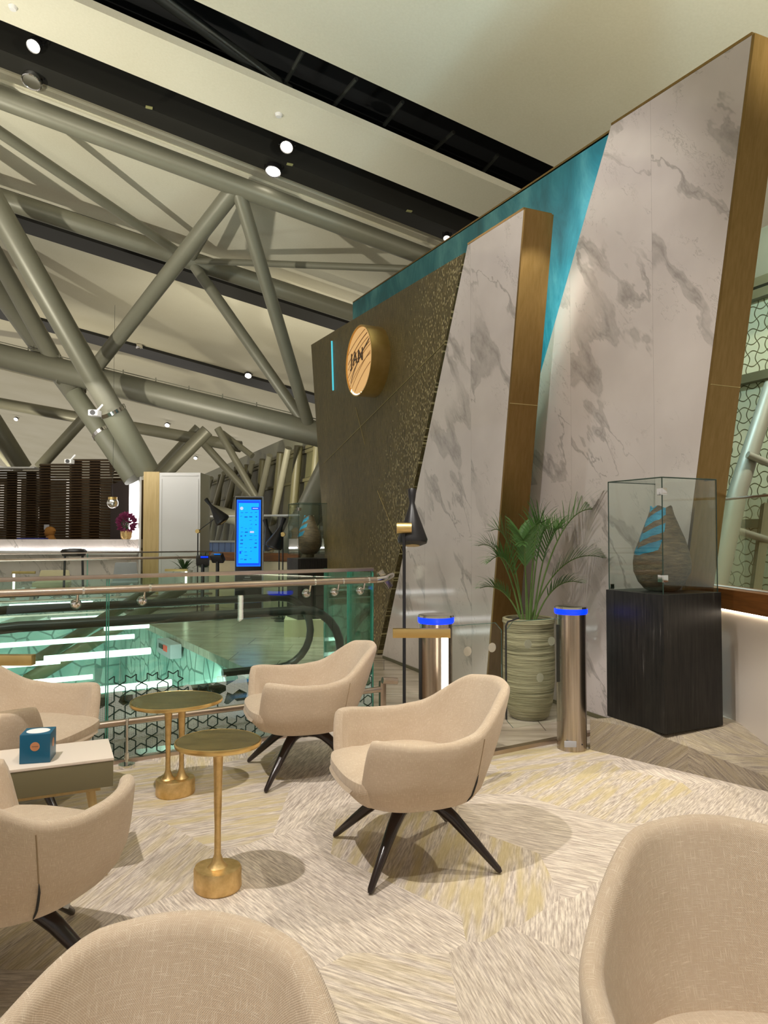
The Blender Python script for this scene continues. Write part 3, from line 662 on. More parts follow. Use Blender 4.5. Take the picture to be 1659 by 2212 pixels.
for a, b in zip(pts, pts[1:]): prism(bm, [(a[0], a[1]-.009, a[2]), (b[0], b[1]-.009, b[2]), (b[0], b[1]+.009, b[2]), (a[0], a[1]+.009, a[2])], (0, 0, .004))
sobj('swoosh', bm, M['signtext'], False)
for k in range(9):
    a = -PI/2 + (k-4)*.17; bm = NB(); lathe(bm, [(0, 0), (.012, 0), (.012, .006), (0, .006)], 10)
    o = obj('bulb', bm, M['spot_glow'], root); o.matrix_local = mat4 @ Matrix.Translation((R_*.95*math.cos(a), R_*.95*math.sin(a), dep-.018))
settle(root, sc)

# ================================================================ FACADE, HALF WALL AND GLASS AT RIGHT
CF = 7.1
def FP(px, z): # facade point at column px with height z
    d = ray(px, 1155); t = CF/(d.x+.439*d.y); p = O + d*t; p.z = z; return p
fa, fb = FP(425, 0), FP(1750, 0)
bm = NB(); L = (fb-fa).length
pts = [fa, fb, fb+Vector((0, 0, 4.0)), fa+Vector((0, 0, 4.0))]
split = FP(900, 0)
w1 = slabpart('wall_facade_far', [fa, split, split+Vector((0, 0, 4.1)), fa+Vector((0, 0, 4.1))], NV*.1, M['lattice_far'], None); tag(w1, kind='structure')
w2 = slabpart('wall_facade_right', [split, fb, fb+Vector((0, 0, 4.1)), split+Vector((0, 0, 4.1))], NV*.1, M['lattice'], None); tag(w2, kind='structure')
w3_ = slabpart('wall_upper', [fa+Vector((0, 0, 4.1)), fb+Vector((0, 0, 4.1)), fb+Vector((0, 0, 4.6)), fa+Vector((0, 0, 4.6))], NV*1.2-NV*.0, M['tubedark'], None); tag(w3_, kind='structure')
w4_ = None and slabpart('wall_upper_dark', [fa+Vector((0, 0, 4.62)) + NV*.8, fb+Vector((0, 0, 4.62)) + NV*.8, fb+Vector((0, 0, 9)) + NV*.8, fa+Vector((0, 0, 7)) + NV*.8], NV*.1, M['darkvoid'], None)
# horizontal rails and mullions
k = 0
for z in (3.98, 3.86, 3.02, 1.52):
    o = slabpart('trim_%d' % (20+k), [fa+Vector((0, 0, z)), fb+Vector((0, 0, z)), fb+Vector((0, 0, z+.09)), fa+Vector((0, 0, z+.09))], -NV*.1, M['olive'], None); o.location += -NV*.002; tag(o, kind='structure'); k += 1
# slanted mullions and diagonal bars of the far facade (left part), tubes of the right part
def fbar(px0, z0, px1, z1, r, off, label, mat='olive', cat='facade bar', group=None, nm='facade_bar'):
    a, b = FP(px0, z0) - NV*off, FP(px1, z1) - NV*off
    bm = NB(); c = (a+b)/2; L = b-a; tube(bm, [a-c, b-c], r, 10); o = obj(nm, bm, M[mat]); o.location = c; return tag(o, label, cat, group)
gm = 'upright mullions of the far facade'
for i, px in enumerate([452, 480, 508, 540, 575, 615, 655, 700]):
    fbar(px-9, .6, px+12, 4.05, .13, .32, 'dark upright mullion of the far olive facade, %s of eight from the left' % ORD[i], 'olive', 'mullion', gm, 'mullion')
gd = 'slanting bars of the far facade'
for i, px in enumerate((470, 500, 530, 568, 610, 655)):
    fbar(px-28, .6, px+26, 3.9, .10, .8, 'slanting tubular bar in front of the far olive facade, %s of six from the left' % ORD[i], 'tube', 'facade bar', gd)
p0, p1 = D(1668, 830, 6.5), D(1533, 1330, 6.2); bm = NB(); tube(bm, [p0, (p0+p1)/2 + Vector((-.03, 0, .06)), p1], [.066, .08, .09], 18)
tag(obj('leaning_tube', bm, M['tube']), 'thick leaning grey tube in front of the bone patterned screen', 'tube')
for (a, b, lb) in [((1615, 982), (1700, 1018), 'upper thin tube branching right from the leaning tube'), ((1580, 1142), (1700, 1180), 'lower thin tube branching right from the leaning tube')]:
    bm = NB(); tube(bm, [D(*a, 6.28), D(*b, 6.3)], .032, 12); tag(obj('branch_tube', bm, M['tube']), lb, 'tube')
bm = NB(); tube(bm, [D(1656, 1090, 6.4), D(1632, 1275, 6.2)], .05, 4); tag(obj('slanting_post', bm, M['olive']), 'dark slanting post at the right picture edge behind the glass', 'post')
# warm ceiling lamp seen mirrored: small downlight on the screen
# half wall with timber cap
hx0, hy0, hx1, hy1 = 2.33, 5.15, 2.42, 3.9
A_, B_ = Vector((hx0, hy0, 0)), Vector((hx1, hy1, 0)); dh = (A_-B_).normalized(); nh = Vector((dh.y, -dh.x, 0));
if nh.x < 0: nh = -nh
A_ = A_ + dh*.8; B_ = B_ - dh*4.0
bm = NB(); prism(bm, [A_, B_, B_+nh*.15, A_+nh*.15], (0, 0, .93)); tag(obj('wall_right', bm, simple('white_gloss_wall', S(214, 204, 192), .2), smooth=False), kind='structure')
bm = NB(); q = nh*-.03; prism(bm, [A_+q+Vector((0, 0, .945)), B_+q+Vector((0, 0, .945)), B_+nh*.2+Vector((0, 0, .945)), A_+nh*.2+Vector((0, 0, .945))], (0, 0, .135)); tag(obj('trim_30', bm, M['wood'], smooth=False), kind='structure')
bm = NB(); prism(bm, [A_+q*.5+Vector((0, 0, .931)), B_+q*.5+Vector((0, 0, .931)), B_+nh*.1+Vector((0, 0, .931)), A_+nh*.1+Vector((0, 0, .931))], (0, 0, .013)); tag(obj('led_line', bm, M['lamp_glow'], smooth=False), 'thin glowing line under the timber cap of the right half wall', 'light strip')
root = empty('glass_screen', (0, 0, 0), 0, 'clear glass screen with thin metal top rail above the timber cap', 'glass screen')
bm = NB(); prism(bm, [A_+nh*.06+Vector((0, 0, 1.082)), B_+nh*.06+Vector((0, 0, 1.082)), B_+nh*.06+Vector((0, 0, 1.69)), A_+nh*.06+Vector((0, 0, 1.69))], nh*.012); obj('glass_pane', bm, M['glass_clear'], root, smooth=False)
bm = NB(); tube(bm, [A_+nh*.066+Vector((0, 0, 1.70)), B_+nh*.066+Vector((0, 0, 1.70))], .009, 8); obj('top_rail', bm, M['railsteel'], root)
bm = NB(); tube(bm, [A_+nh*.066+Vector((0, 0, 1.085)), B_+nh*.066+Vector((0, 0, 1.085))], .006, 6); obj('bottom_rail', bm, M['white'], root)
settle(root, (A_+B_)/2)

# ================================================================ BALUSTRADES
def star_lines(bm, L, H, cell, y, wd, flo=.0, top_fade=True, seed=3):
    """interlaced star and hexagon line work in the local x-z plane"""
    rnd = random.Random(seed)
    def seg(a, b):
        d = Vector((b[0]-a[0], 0, b[1]-a[1])); 
        if d.length < 1e-5: return
        n = Vector((-d.z, 0, d.x)).normalized()*wd/2; P = Vector((a[0], y, a[1])); Q = Vector((b[0], y, b[1]))
        if min(a[1], b[1]) < flo or max(a[0], b[0]) > L or min(a[0], b[0]) < 0: return
        if max(a[1], b[1]) > H: return
        vs_ = [bm.verts.new(p) for p in (P-n, Q-n, Q+n, P+n)]; bm.faces.new(vs_)
    ap = cell/2; R = ap/math.cos(PI/6); ny = int(H/(1.5*R))+2; nx = int(L/cell)+2
    for j in range(ny):
        for i in range(nx):
            cx = i*cell + (j % 2)*ap; cz = j*1.5*R + R*.3
            if cz > H*(.62 + .34*math.sin(cx*3.4+1.0)): continue
            mids = [(cx+ap*math.cos(PI/3*k), cz+ap*math.sin(PI/3*k)) for k in range(6)]
            inn = [(cx+ap*.56*math.cos(PI/3*k+PI/6), cz+ap*.56*math.sin(PI/3*k+PI/6)) for k in range(6)]
            for k in range(6):
                seg(mids[k], inn[k]); seg(inn[k], mids[(k+1) % 6])
                v = (cx+R*math.cos(PI/3*k+PI/6), cz+R*math.sin(PI/3*k+PI/6))
                if False:
                    w = .62; seg((v[0]*(1)+0, v[1]), (v[0]*w + inn[k][0]*(1-w), v[1]*w+inn[k][1]*(1-w)))
M['zwhite'] = M['white']
def balustrade(name, s0, s1, q, label, near=True, H=1.17, rail_z=1.105, base=-.12, joints=(), mats=('glass', 'frit', 'fritline'), cell=.135):
    rz = math.atan2(UU.y, UU.x); root = empty(name, SQ(s0, q), rz, label, 'glass balustrade'); L = s1 - s0
    xs = [0] + [j - s0 for j in joints] + [L]
    side = -1 if near else -1
    for a, b in zip(xs, xs[1:]):
        bm = NB(); box(bm, ((a+b)/2, 0, (H+base)/2), (b-a-.012, .018, H-base)); pane = obj('glass_pane', bm, M[mats[0]], root, smooth=False)
        for e in (a+.006, b-.006):
            bm = NB(); box(bm, (e, 0, (H+base)/2), (.006, .019, H-base)); obj('polished_edge', bm, M['glass_edge'], pane, smooth=False)
        bm = NB(); v = [bm.verts.new(p) for p in ((a+.01, -.0105, .0), (b-.01, -.0105, .0), (b-.01, -.0105, .62), (a+.01, -.0105, .62))]; bm.faces.new(v); obj('frit_dots', bm, M[mats[1]], pane, smooth=False)
        bm = NB(); star_lines(bm, b-a-.02, .60, cell, 0, .0075); o = obj('frit_lines', bm, M[mats[2]], pane, smooth=False); o.location = (a+.01, -.0125, 0)
    bm = NB(); box(bm, (L/2, 0, H+.012), (L, .036, .026), bev=.003); obj('cap_rail', bm, M['railsteel'], root)
    bm = NB(); tube(bm, [(-.2, -.085, rail_z), (L-.02 if near else L, -.085, rail_z)], .0245, 18); obj('handrail', bm, M['railsteel'], root)
    bm = NB(); tube(bm, [(-.2, -.085, .27), (L+.02, -.085, .27)], .022, 16); obj('lower_rail', bm, M['railsteel'], root)
    bm = NB(); box(bm, (L/2, -.012, .008), (L, .06, .03)); obj('base_channel', bm, M['railsteel'], root, smooth=False)
    return root, L
root, L = balustrade('escalator_balustrade', -6.6, .02, 0, 'nearest green glass balustrade with star frit and steel handrail behind the chairs', True, joints=(-4.62, -1.93))
# saddle brackets
for s in (-4.75, -4.45, -2.12, -1.72, -.55, -.32, -.1):
    x = s + 6.6; bm = NB(); lathe(bm, [(0, 0), (.034, 0), (.03, .018), (.018, .028), (0, .03)], 20)
    b = obj('bracket', bm, M['chrome'], root); b.location = (x, -.01, 1.02); b.rotation_euler = (PI/2, 0, 0)
    bm = NB(); tube(bm, [(0, 0, .02), (0, .02, .06), (0, .07, .078)], .008, 8); obj('arm', bm, M['chrome'], b)
    bm = NB(); tube(bm, [(-.007, 0, 0), (.007, 0, 0)], .0262, 18); r_ = obj('ring', bm, M['chrome'], root); r_.location = (x+.03, -.085, 1.105)
# hand rail end: gooseneck with small camera like knob
bm = NB(); tube(bm, [(L-.02, -.085, 1.105), (L+.06, -.085, 1.112), (L+.12, -.06, 1.13), (L+.16, -.03, 1.135)], [.0245, .026, .024, .02], 14); obj('rail_end', bm, M['chrome'], root)
bm = NB(); box(bm, (L+.10, -.02, 1.10), (.05, .03, .16), (Vector((.8, 0, .6)), Vector((0, 1, 0)), Vector((-.6, 0, .8))), bev=.006); obj('rail_end_plate', bm, M['steel'], root)
bm = NB(); tube(bm, [(L+.04, -.08, .335), (L+.16, -.10, .32)], .026, 14); obj('lower_rail_end', bm, M['railsteel'], root)
bm = NB(); box(bm, (L+.07, -.03, .16), (.05, .03, .32), bev=.004); obj('end_post', bm, M['railsteel'], root)
# slim posts carrying the lower rail
for s in (-4.6, -1.83):
    bm = NB(); tube(bm, [(0, 0, .0), (0, 0, .3)], .009, 10); tube(bm, [(0, 0, .0), (0, 0, .02)], .05, 18); tube(bm, [(0, 0, .05), (0, 0, .09)], .014, 10); p = obj('rail_post', bm, M['chrome'], root); p.location = (s+6.6, -.13, 0)
# glass return panels at the end by the bronze wall
root2 = empty('end_glass_panel', SQ(.03, .35), math.atan2(NU.y, NU.x), 'narrow green glass end panel at right angles beside the bronze wall', 'glass panel')
for a, b in ((-.33, .04), (.06, .50)):
    bm = NB(); box(bm, ((a+b)/2, 0, .53), (b-a-.01, .02, 1.25)); p = obj('glass_pane', bm, M['glass'], root2, smooth=False)
    for e in (a+.006, b-.006):
        bm = NB(); box(bm, (e, 0, .53), (.012, .022, 1.25)); obj('polished_edge', bm, M['glass_edge'], p, smooth=False)
# far balustrade
rootf, Lf = balustrade('far_balustrade', -12, 1.76, 9.5, 'far glass balustrade across the escalator void below the reception counter', False, H=1.1, rail_z=1.0, joints=(-9, -6, -3, -.6), mats=('glass_clear', 'frit', 'fritline_far'), cell=.3)

# ================================================================ ESCALATOR
rz = math.atan2(UU.y, UU.x); esc = empty('escalator', SQ(0, 0), rz, 'escalator with black rubber handrails descending left behind the nearest glass', 'escalator')
def hand(q, x_end, zt=.84):
    pts = []; r = .34
    for i in range(13):   # newel loop from below to top
        a = -PI/2 + PI*i/12; pts.append((x_end - r + r*math.cos(a)*1.0, q, zt - r + r*math.sin(a)))
    pts = [(x_end-.9, q, zt-2*r)] + pts
    for x, z in ((x_end-1.2, zt), (-2.4, zt-.0), (-3.0, zt-.04), (-3.6, zt-.18), (-4.4, zt-.55), (-8.5, zt-2.9), (-11.5, zt-4.6)): pts.append((x, q, z))
    return pts
def hull(q, x_end, zt=.80, inset=.02):
    r = .32; up_ = []; 
    for i in range(13):
        a = PI/2 - PI*i/12; up_.append((x_end - r + r*math.cos(a), q, zt - r + r*math.sin(a)))
    top = [(-11.5, q, zt-4.6), (-8.5, q, zt-2.9), (-4.4, q, zt-.55), (-3.6, q, zt-.18), (-3.0, q, zt-.04), (-2.4, q, zt)]
    bot = [(-2.4, q, .02), (-3.0, q, -.02), (-3.6, q, -.2), (-4.4, q, -.6), (-8.5, q, -3.0), (-11.5, q, -4.55)]
    return top, up_, bot
for q, xe in ((.50, .0), (1.72, .30)):
    bm = NB(); tube(bm, hand(q, xe), .036, 12); obj('handrail', bm, M['rubber'], esc)
    top, up_, bot = hull(q, xe); bm = NB(); prism(bm, top + up_ + bot[:1] + bot[1:], (0, .012, 0)); obj('glass_side', bm, M['glass_clear'], esc, smooth=False)
    bm = NB(); pts = [(xe-.2, q+.006, .035)] + [(p[0], q+.006, p[2]+.02) for p in bot]
    for a, b in zip(pts, pts[1:]):
        a, b = Vector(a), Vector(b); prism(bm, [a+Vector((0, -.07, -.1)), b+Vector((0, -.07, -.1)), b+Vector((0, -.07, .03)), a+Vector((0, -.07, .03))], (0, .14, 0))
    obj('skirt_deck', bm, M['steel'], esc, smooth=False)
bm = NB(); box(bm, (-.7, 1.11, .0), (2.0, 1.0, .02)); obj('comb_plate', bm, M['steel'], esc, smooth=False)
for i in range(16):
    x = -1.9 - i*.4; z = 0.0 if i < 2 else -(i-1)*.21*.98; bm = NB(); box(bm, (x, 1.11, z-.06), (.4, 1.0, .14))
    for j in range(12): box(bm, (x, .65+j*.083, z+.016), (.4, .012, .012))
    obj('step', bm, M['olive'], esc, smooth=False)
bm = NB(); prism(bm, [(-1.6, .46, -.14), (-2.6, .46, -.14), (-11.5, .46, -4.6), (-11.5, .46, -5.4), (-2.4, .46, -.9), (-1.6, .46, -.9)], (0, 1.3, 0)); obj('truss_cladding', bm, M['dkteal'], esc, smooth=False)

# light reflected in the glass, imitated by glowing tubes added in the void
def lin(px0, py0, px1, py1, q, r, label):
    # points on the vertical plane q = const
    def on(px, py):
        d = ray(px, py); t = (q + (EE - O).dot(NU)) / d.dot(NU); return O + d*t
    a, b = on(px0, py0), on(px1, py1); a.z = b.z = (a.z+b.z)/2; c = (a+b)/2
    bm = NB(); tube(bm, [a-c, b-c], r, 8); o = obj('reflection_streak', bm, M['streak_glow']); o.location = c; return tag(o, label, 'light', 'streaks of reflected light in the nearest glass')
for k, (a, lb) in enumerate([((95, 1425, 325, 1405, 5.2, .045), 'long bright reflected light streak seen through the glass left of the gold tables'), ((210, 1487, 370, 1478, 4.2, .04), 'reflected light streak just above the taller gold table top'),
      ((0, 1480, 200, 1462, 4.6, .03), 'reflected light streak above the armchair at the left edge'), ((-60, 1395, 290, 1378, 6.0, .035), 'faint reflected light streak above the long bright one'),
      ((205, 1563, 420, 1549, 3.0, .05), 'reflected light streak just above the low steel rail'), ((110, 1339, 255, 1332, 9.2, .04), 'short reflected light streak below the far glass panes'),
      ((225, 1358, 322, 1352, 6.9, .035), 'shortest reflected light streak behind the escalator handrail'), ((-40, 1440, 130, 1432, 5.4, .03), 'reflected light streak beside the brass lamp bar at the left edge'),
      ((20, 1310, 200, 1303, 9.0, .04), 'reflected light streak right under the handrail at the left')]): lin(*a, lb)
# roof truss mirrored in the glass, imitated by dark tubes added in the void
def refl_tube(px0, py0, q0, px1, py1, q1, r, label):
    def on(px, py, q):
        d = ray(px, py); t = (q + (EE - O).dot(NU)) / d.dot(NU); return O + d*t
    a, b = on(px0, py0, q0), on(px1, py1, q1); c = (a+b)/2; bm = NB(); tube(bm, [a-c, b-c], r, 12); o = obj('truss_reflection', bm, M['olive']); o.location = c; tag(o, label, 'reflection')
refl_tube(330, 1270, 8.5, 75, 1430, 7.0, .09, 'shorter sloping reflection of the roof truss in the glass on the left')
refl_tube(395, 1270, 8.0, 60, 1470, 6.2, .10, 'longer sloping reflection of the roof truss in the glass on the left')

# ================================================================ BOLLARDS AND GATES
def bollard(loc, h, r, label, rz=0):
    root = empty('gate_bollard', loc, rz, label, 'bollard', None)
    bm = NB(); lathe(bm, [(0, 0), (r*1.0, 0), (r, h-.055), (0, h-.055)], 48); obj('column', bm, M['steel'], root)
    bm = NB(); lathe(bm, [(0, h-.054), (r*1.06, h-.054), (r*1.12, h-.045), (r*1.12, h-.018), (0, h-.018)], 48); obj('light_ring', bm, M['glow_blue'], root)
    bm = NB(); lathe(bm, [(0, h-.017), (r*1.12, h-.017), (r*1.08, h-.004), (r*.8, h), (0, h)], 48); obj('cap', bm, M['chrome'], root)
    bm = NB(); box(bm, (-r*.93, -.028, h*.67), (.03, .022, h*.40), bev=.005); obj('sensor_slot', bm, M['gasket'], root)
    bm = NB(); box(bm, (-.035, -r*.97, .055), (.08, .012, .04), bev=.003); pl = obj('name_plate', bm, M['ltgrey'], root)
    bm = NB(); lathe(bm, [(0, 0), (.006, 0), (0, .004)], 8); sc_ = obj('screw', bm, M['black'], pl); sc_.location = (.045, -r*.90, .05); sc_.rotation_euler = (PI/2, 0, 0)
    return root
b1 = bollard((1.277, 4.955, 0), .965, .099, 'steel gate bollard with blue ring standing right beside the potted palm')
b2 = bollard((.318, 4.44, 0), .965, .099, 'steel gate bollard with blue ring behind the glowing brass lamp')
bm = NB(); lathe(bm, [(0, 0), (.019, 0), (.019, .145), (.014, .152), (0, .152)], 20); root = obj('floor_stub', bm, M['steel']); root.location = (1.43, 4.97, 0)
tag(root, 'tiny steel stub post on the floor between bollard and ramp', 'post')
bm = NB(); box(bm, (0, -.018, .1), (.014, .008, .04), bev=.003); obj('slot', bm, M['gasket'], root)
def gate(a, b, z0, z1, label, dots=()):
    a, b = Vector(a), Vector(b); d = (b-a); L = d.length; rz = math.atan2(d.y, d.x); root = empty('glass_gate', a, rz, label, 'gate')
    bm = NB(); rr = .05; pts = [(0, 0, z0), (L-rr, 0, z0), (L, 0, z0+rr), (L, 0, z1-rr), (L-rr, 0, z1), (0, 0, z1)]; prism(bm, pts, (0, .01, 0)); obj('glass_leaf', bm, M['glass_clear'], root, smooth=False)
    bm = NB(); pp = pts + [pts[0]]
    for p, q in zip(pp[1:5], pp[2:6]): tube(bm, [p, q], .0018, 6)
    obj('polished_edge', bm, M['fritline_far'], root)
    for x, z in dots:
        bm = NB(); lathe(bm, [(0, 0), (.030, 0), (.030, .002), (0, .002)], 28); o = obj('warning_dot', bm, simple('dot_grey', S(176, 170, 155), .6) if 'dot_grey' not in bpy.data.materials else bpy.data.materials['dot_grey'], root); o.location = (x, -.003, z); o.rotation_euler = (PI/2, 0, 0)
    return root
pA, pB = Vector((.318, 4.44, 0)), Vector((1.277, 4.955, 0)); dd = (pB-pA).normalized()
g1 = gate(pA + dd*.11, pA + dd*.50, .2, .885, 'clear glass gate leaf with grey dots beside the lamp bollard', ((.12, .72), (.31, .73)))
g2 = gate(pB - dd*.10, pB - dd*.55, .2, .885, 'clear glass gate leaf with grey dots in front of the plant pot', ((.07, .735), (.27, .73), (.17, .5)))
bm = NB(); tube(bm, [(.455, 0, .26), (.455, 0, .86), (.44, 0, .885), (.35, 0, .905)], .006, 8); obj('black_seal', bm, M['gasket'], g2)

# ================================================================ POTTED PALM
pot = empty('potted_palm', (1.155, 5.80, 0), 0, 'areca palm in a tall ribbed grey green pot by the marble slabs', 'potted plant')
bm = NB(); lathe(bm, [(0, 0), (.13, 0), (.155, .02), (.185, .12), (.205, .3), (.205, .5), (.198, .66), (.198, .74), (.208, .755), (.205, .785), (.195, .79), (.18, .785), (.175, .76), (.175, .70), (0, .70)], 56); obj('pot', bm, M['pot'], pot)
bm = NB(); lathe(bm, [(0, .725), (.1, .73), (.172, .715), (.172, .705), (0, .705)], 30); obj('soil', bm, M['soil'], pot)
def frond(parent, base, tip, sag, nleaf=22, ll=.26, w=.014, mat='leaf', rnd=random):
    base, tip = Vector(base), Vector(tip); ctrl = (base+tip)/2 + Vector((0, 0, sag)); pts = []
    ctrl = Vector((base.x*.62+tip.x*.38, base.y*.62+tip.y*.38, max(base.z, tip.z)*1.0 + sag))
    for i in range(21):
        t = i/20; pts.append(base*(1-t)**2 + ctrl*2*t*(1-t) + tip*t*t)
    bm = NB(); tube(bm, pts, [.007*(1-.8*i/20)+.0012 for i in range(21)], 6); st = obj('frond_stalk', bm, M['stalk'], parent)
    bm = NB()
    for i in range(nleaf):
        t = .38 + .62*i/(nleaf-1); k = t*20; i0 = min(19, int(k)); p = pts[i0].lerp(pts[i0+1], k-i0); d = (pts[min(20, i0+1)]-pts[max(0, i0-1)]).normalized()
        sd = d.cross(Vector((0, 0, 1))); sd = sd.normalized() if sd.length > 1e-3 else Vector((1, 0, 0)); upv = sd.cross(d).normalized()
        l = ll*(math.sin(PI*(.18+.78*(i/(nleaf-1))))**.7)*(.9+.2*rnd.random())
        for sgn in (-1, 1):
            dirv = (d*(.75+.25*t) + sd*sgn*(.72-.25*t) + upv*(.28+.15*rnd.random())).normalized(); prev = None; q = p.copy(); m = 5
            for j in range(m+1):
                u = j/m; ww = w*(.35+1.1*math.sin(PI*min(1, u*.8+.12)))*(1-u*.8)*.5+.0006; dn = (dirv + Vector((0, 0, -1))*u*u*.75).normalized()
                nrm = dn.cross(upv); nrm = nrm.normalized() if nrm.length > 1e-3 else sd
                a, b = bm.verts.new(q + nrm*ww), bm.verts.new(q - nrm*ww)
                if prev: bm.faces.new((prev[0], a, b, prev[1]))
                prev = (a, b); q = q + dn*(l/m)
    o = obj('frond_leaflets', bm, M[mat], st); return st
R5 = random.Random(5)
for (bx, by, tx, ty, tz, sag, ll) in [(.03, 0, .66, .0, 1.60, .42, .30), (.0, .02, .56, -.15, 1.27, .24, .24), (-.03, 0, -.33, -.15, 1.24, .32, .20), (-.03, .02, -.28, .1, 1.48, .25, .22), (.0, -.03, .10, -.1, 1.52, .3, .24),
      (-.04, 0, -.40, -.1, 1.03, .2, .17), (.03, -.03, .36, -.25, 1.08, .2, .16), (-.02, -.03, -.10, -.3, 1.38, .3, .21), (.02, .03, .2, .1, 1.5, .2, .22), (-.05, 0, -.40, 0, 1.36, .22, .2), (.04, .03, .34, .2, 1.5, .2, .2), (0, .0, -.04, .2, 1.46, .2, .2)]:
    frond(pot, (bx, by, .71), (tx, ty, tz), sag-.13, 19, ll*1.12, .012, 'leaf', R5)

# ================================================================ PLINTH, CASE AND VASE (and the far pair)
def plinth_set(c, rz, w, h, zc, lbs, vscale=1.0, prm=None):
    if prm is None:
        pl = empty('plinth', c, rz, lbs[0], 'plinth')
        bm = NB(); box(bm, (0, 0, h/2), (w, w, h), bev=.003); obj('body', bm, M['plinth'], pl)
        cs = empty('glass_case', (c[0], c[1], c[2]+h+.001), rz, lbs[1], 'display case'); cw = w*.94; chh = .74; th = .006
        for i, (x, y, sx, sy) in enumerate([(0, -cw/2, cw, th), (0, cw/2, cw, th), (-cw/2, 0, th, cw-th*2), (cw/2, 0, th, cw-th*2)]):
            bm = NB(); box(bm, (x, y, chh/2), (sx, sy, chh)); obj('glass_side', bm, M['glass_clear'], cs, smooth=False)
        bm = NB(); box(bm, (0, 0, chh+th/2), (cw+th, cw+th, th)); obj('glass_top', bm, M['glass_clear'], cs, smooth=False)
        bm = NB()
        for sx in (-1, 1):
            for sy in (-1, 1): tube(bm, [(sx*cw/2, sy*cw/2, 0), (sx*cw/2, sy*cw/2, chh)], .0035, 6)
        for a, b in (((-1, -1), (1, -1)), ((1, -1), (1, 1)), ((1, 1), (-1, 1)), ((-1, 1), (-1, -1))): tube(bm, [(a[0]*cw/2, a[1]*cw/2, chh), (b[0]*cw/2, b[1]*cw/2, chh)], .004, 6)
        obj('polished_edges', bm, M['fritline'], cs)
        for (sx, sy) in ((-1, -1),):
            for z in (.10, chh-.09):
                bm = NB(); box(bm, (sx*(cw/2+.002)+.018, sy*(cw/2+.004), z), (.04, .008, .045), bev=.002); box(bm, (sx*(cw/2+.004), sy*(cw/2+.002)+.018, z), (.008, .04, .045), bev=.002); obj('corner_clip', bm, M['chrome'], cs)
        bm = NB(); box(bm, (-cw/2+.02, cw/2, .02), (.035, .02, .035), bev=.004); obj('hinge', bm, M['chrome'], cs)
        va = empty('clay_vase', (c[0], c[1], c[2]+h+.001), rz, lbs[2], 'vase')
        prof = [(0, 0), (.085, 0), (.11, .012), (.15, .06), (.182, .13), (.186, .19), (.175, .26), (.145, .35), (.11, .44), (.083, .51), (.072, .55), (.071, .565), (.058, .56), (.06, .50), (.0, .46)]
        rnd = random.Random(2); ph = [rnd.random()*6 for _ in range(6)]
        bm = NB(); lathe(bm, prof, 72, fn=lambda a, z: 1 + .018*math.sin(3*a+ph[0]+z*8) + .012*math.sin(7*a+ph[1]+z*30))
        for v in bm.verts:
            if v.co.z > .555: v.co.z += .008*math.sin(5*math.atan2(v.co.y, v.co.x)) 
        o = obj('body', bm, M['vase'], va); o.rotation_euler = (0, 0, -rz + .0)
        return pl, cs, va
    out = []
    for src, lb, dz in zip(prm, lbs, (0, h+.001, h+.001)):
        n_ = copy_tree(src); n_.location = (c[0], c[1], c[2]+dz); n_.rotation_euler = (0, 0, rz); n_['label'] = lb; out.append(n_)
    return out
kc = (Vector((1.540, 5.0, 0)) + Vector((2.206, 4.756, 0)))/2; rzp = math.atan2(.22, .47)
prm = plinth_set((kc.x, kc.y, .207), rzp, .512, .865, 0, ['square blackened plinth standing on the carpeted ramp', 'clear glass display case on the nearer black plinth', 'clay vase with blue glaze bands inside the nearer glass case'])
flat('floor_podium', [(-1.42, 10.3), (-.86, 10.3), (-1.0, 11.2), (-1.5, 11.2)], .24, .25, M['cream'])
plinth_set((-1.10, 10.62, .242), rzp, .54, .92, 0, ['far dark plinth beside the bronze wall, behind the handrail', 'far glass display case beside the left edge of the bronze wall', 'far clay vase with blue glaze beside the bronze wall'], prm=prm)
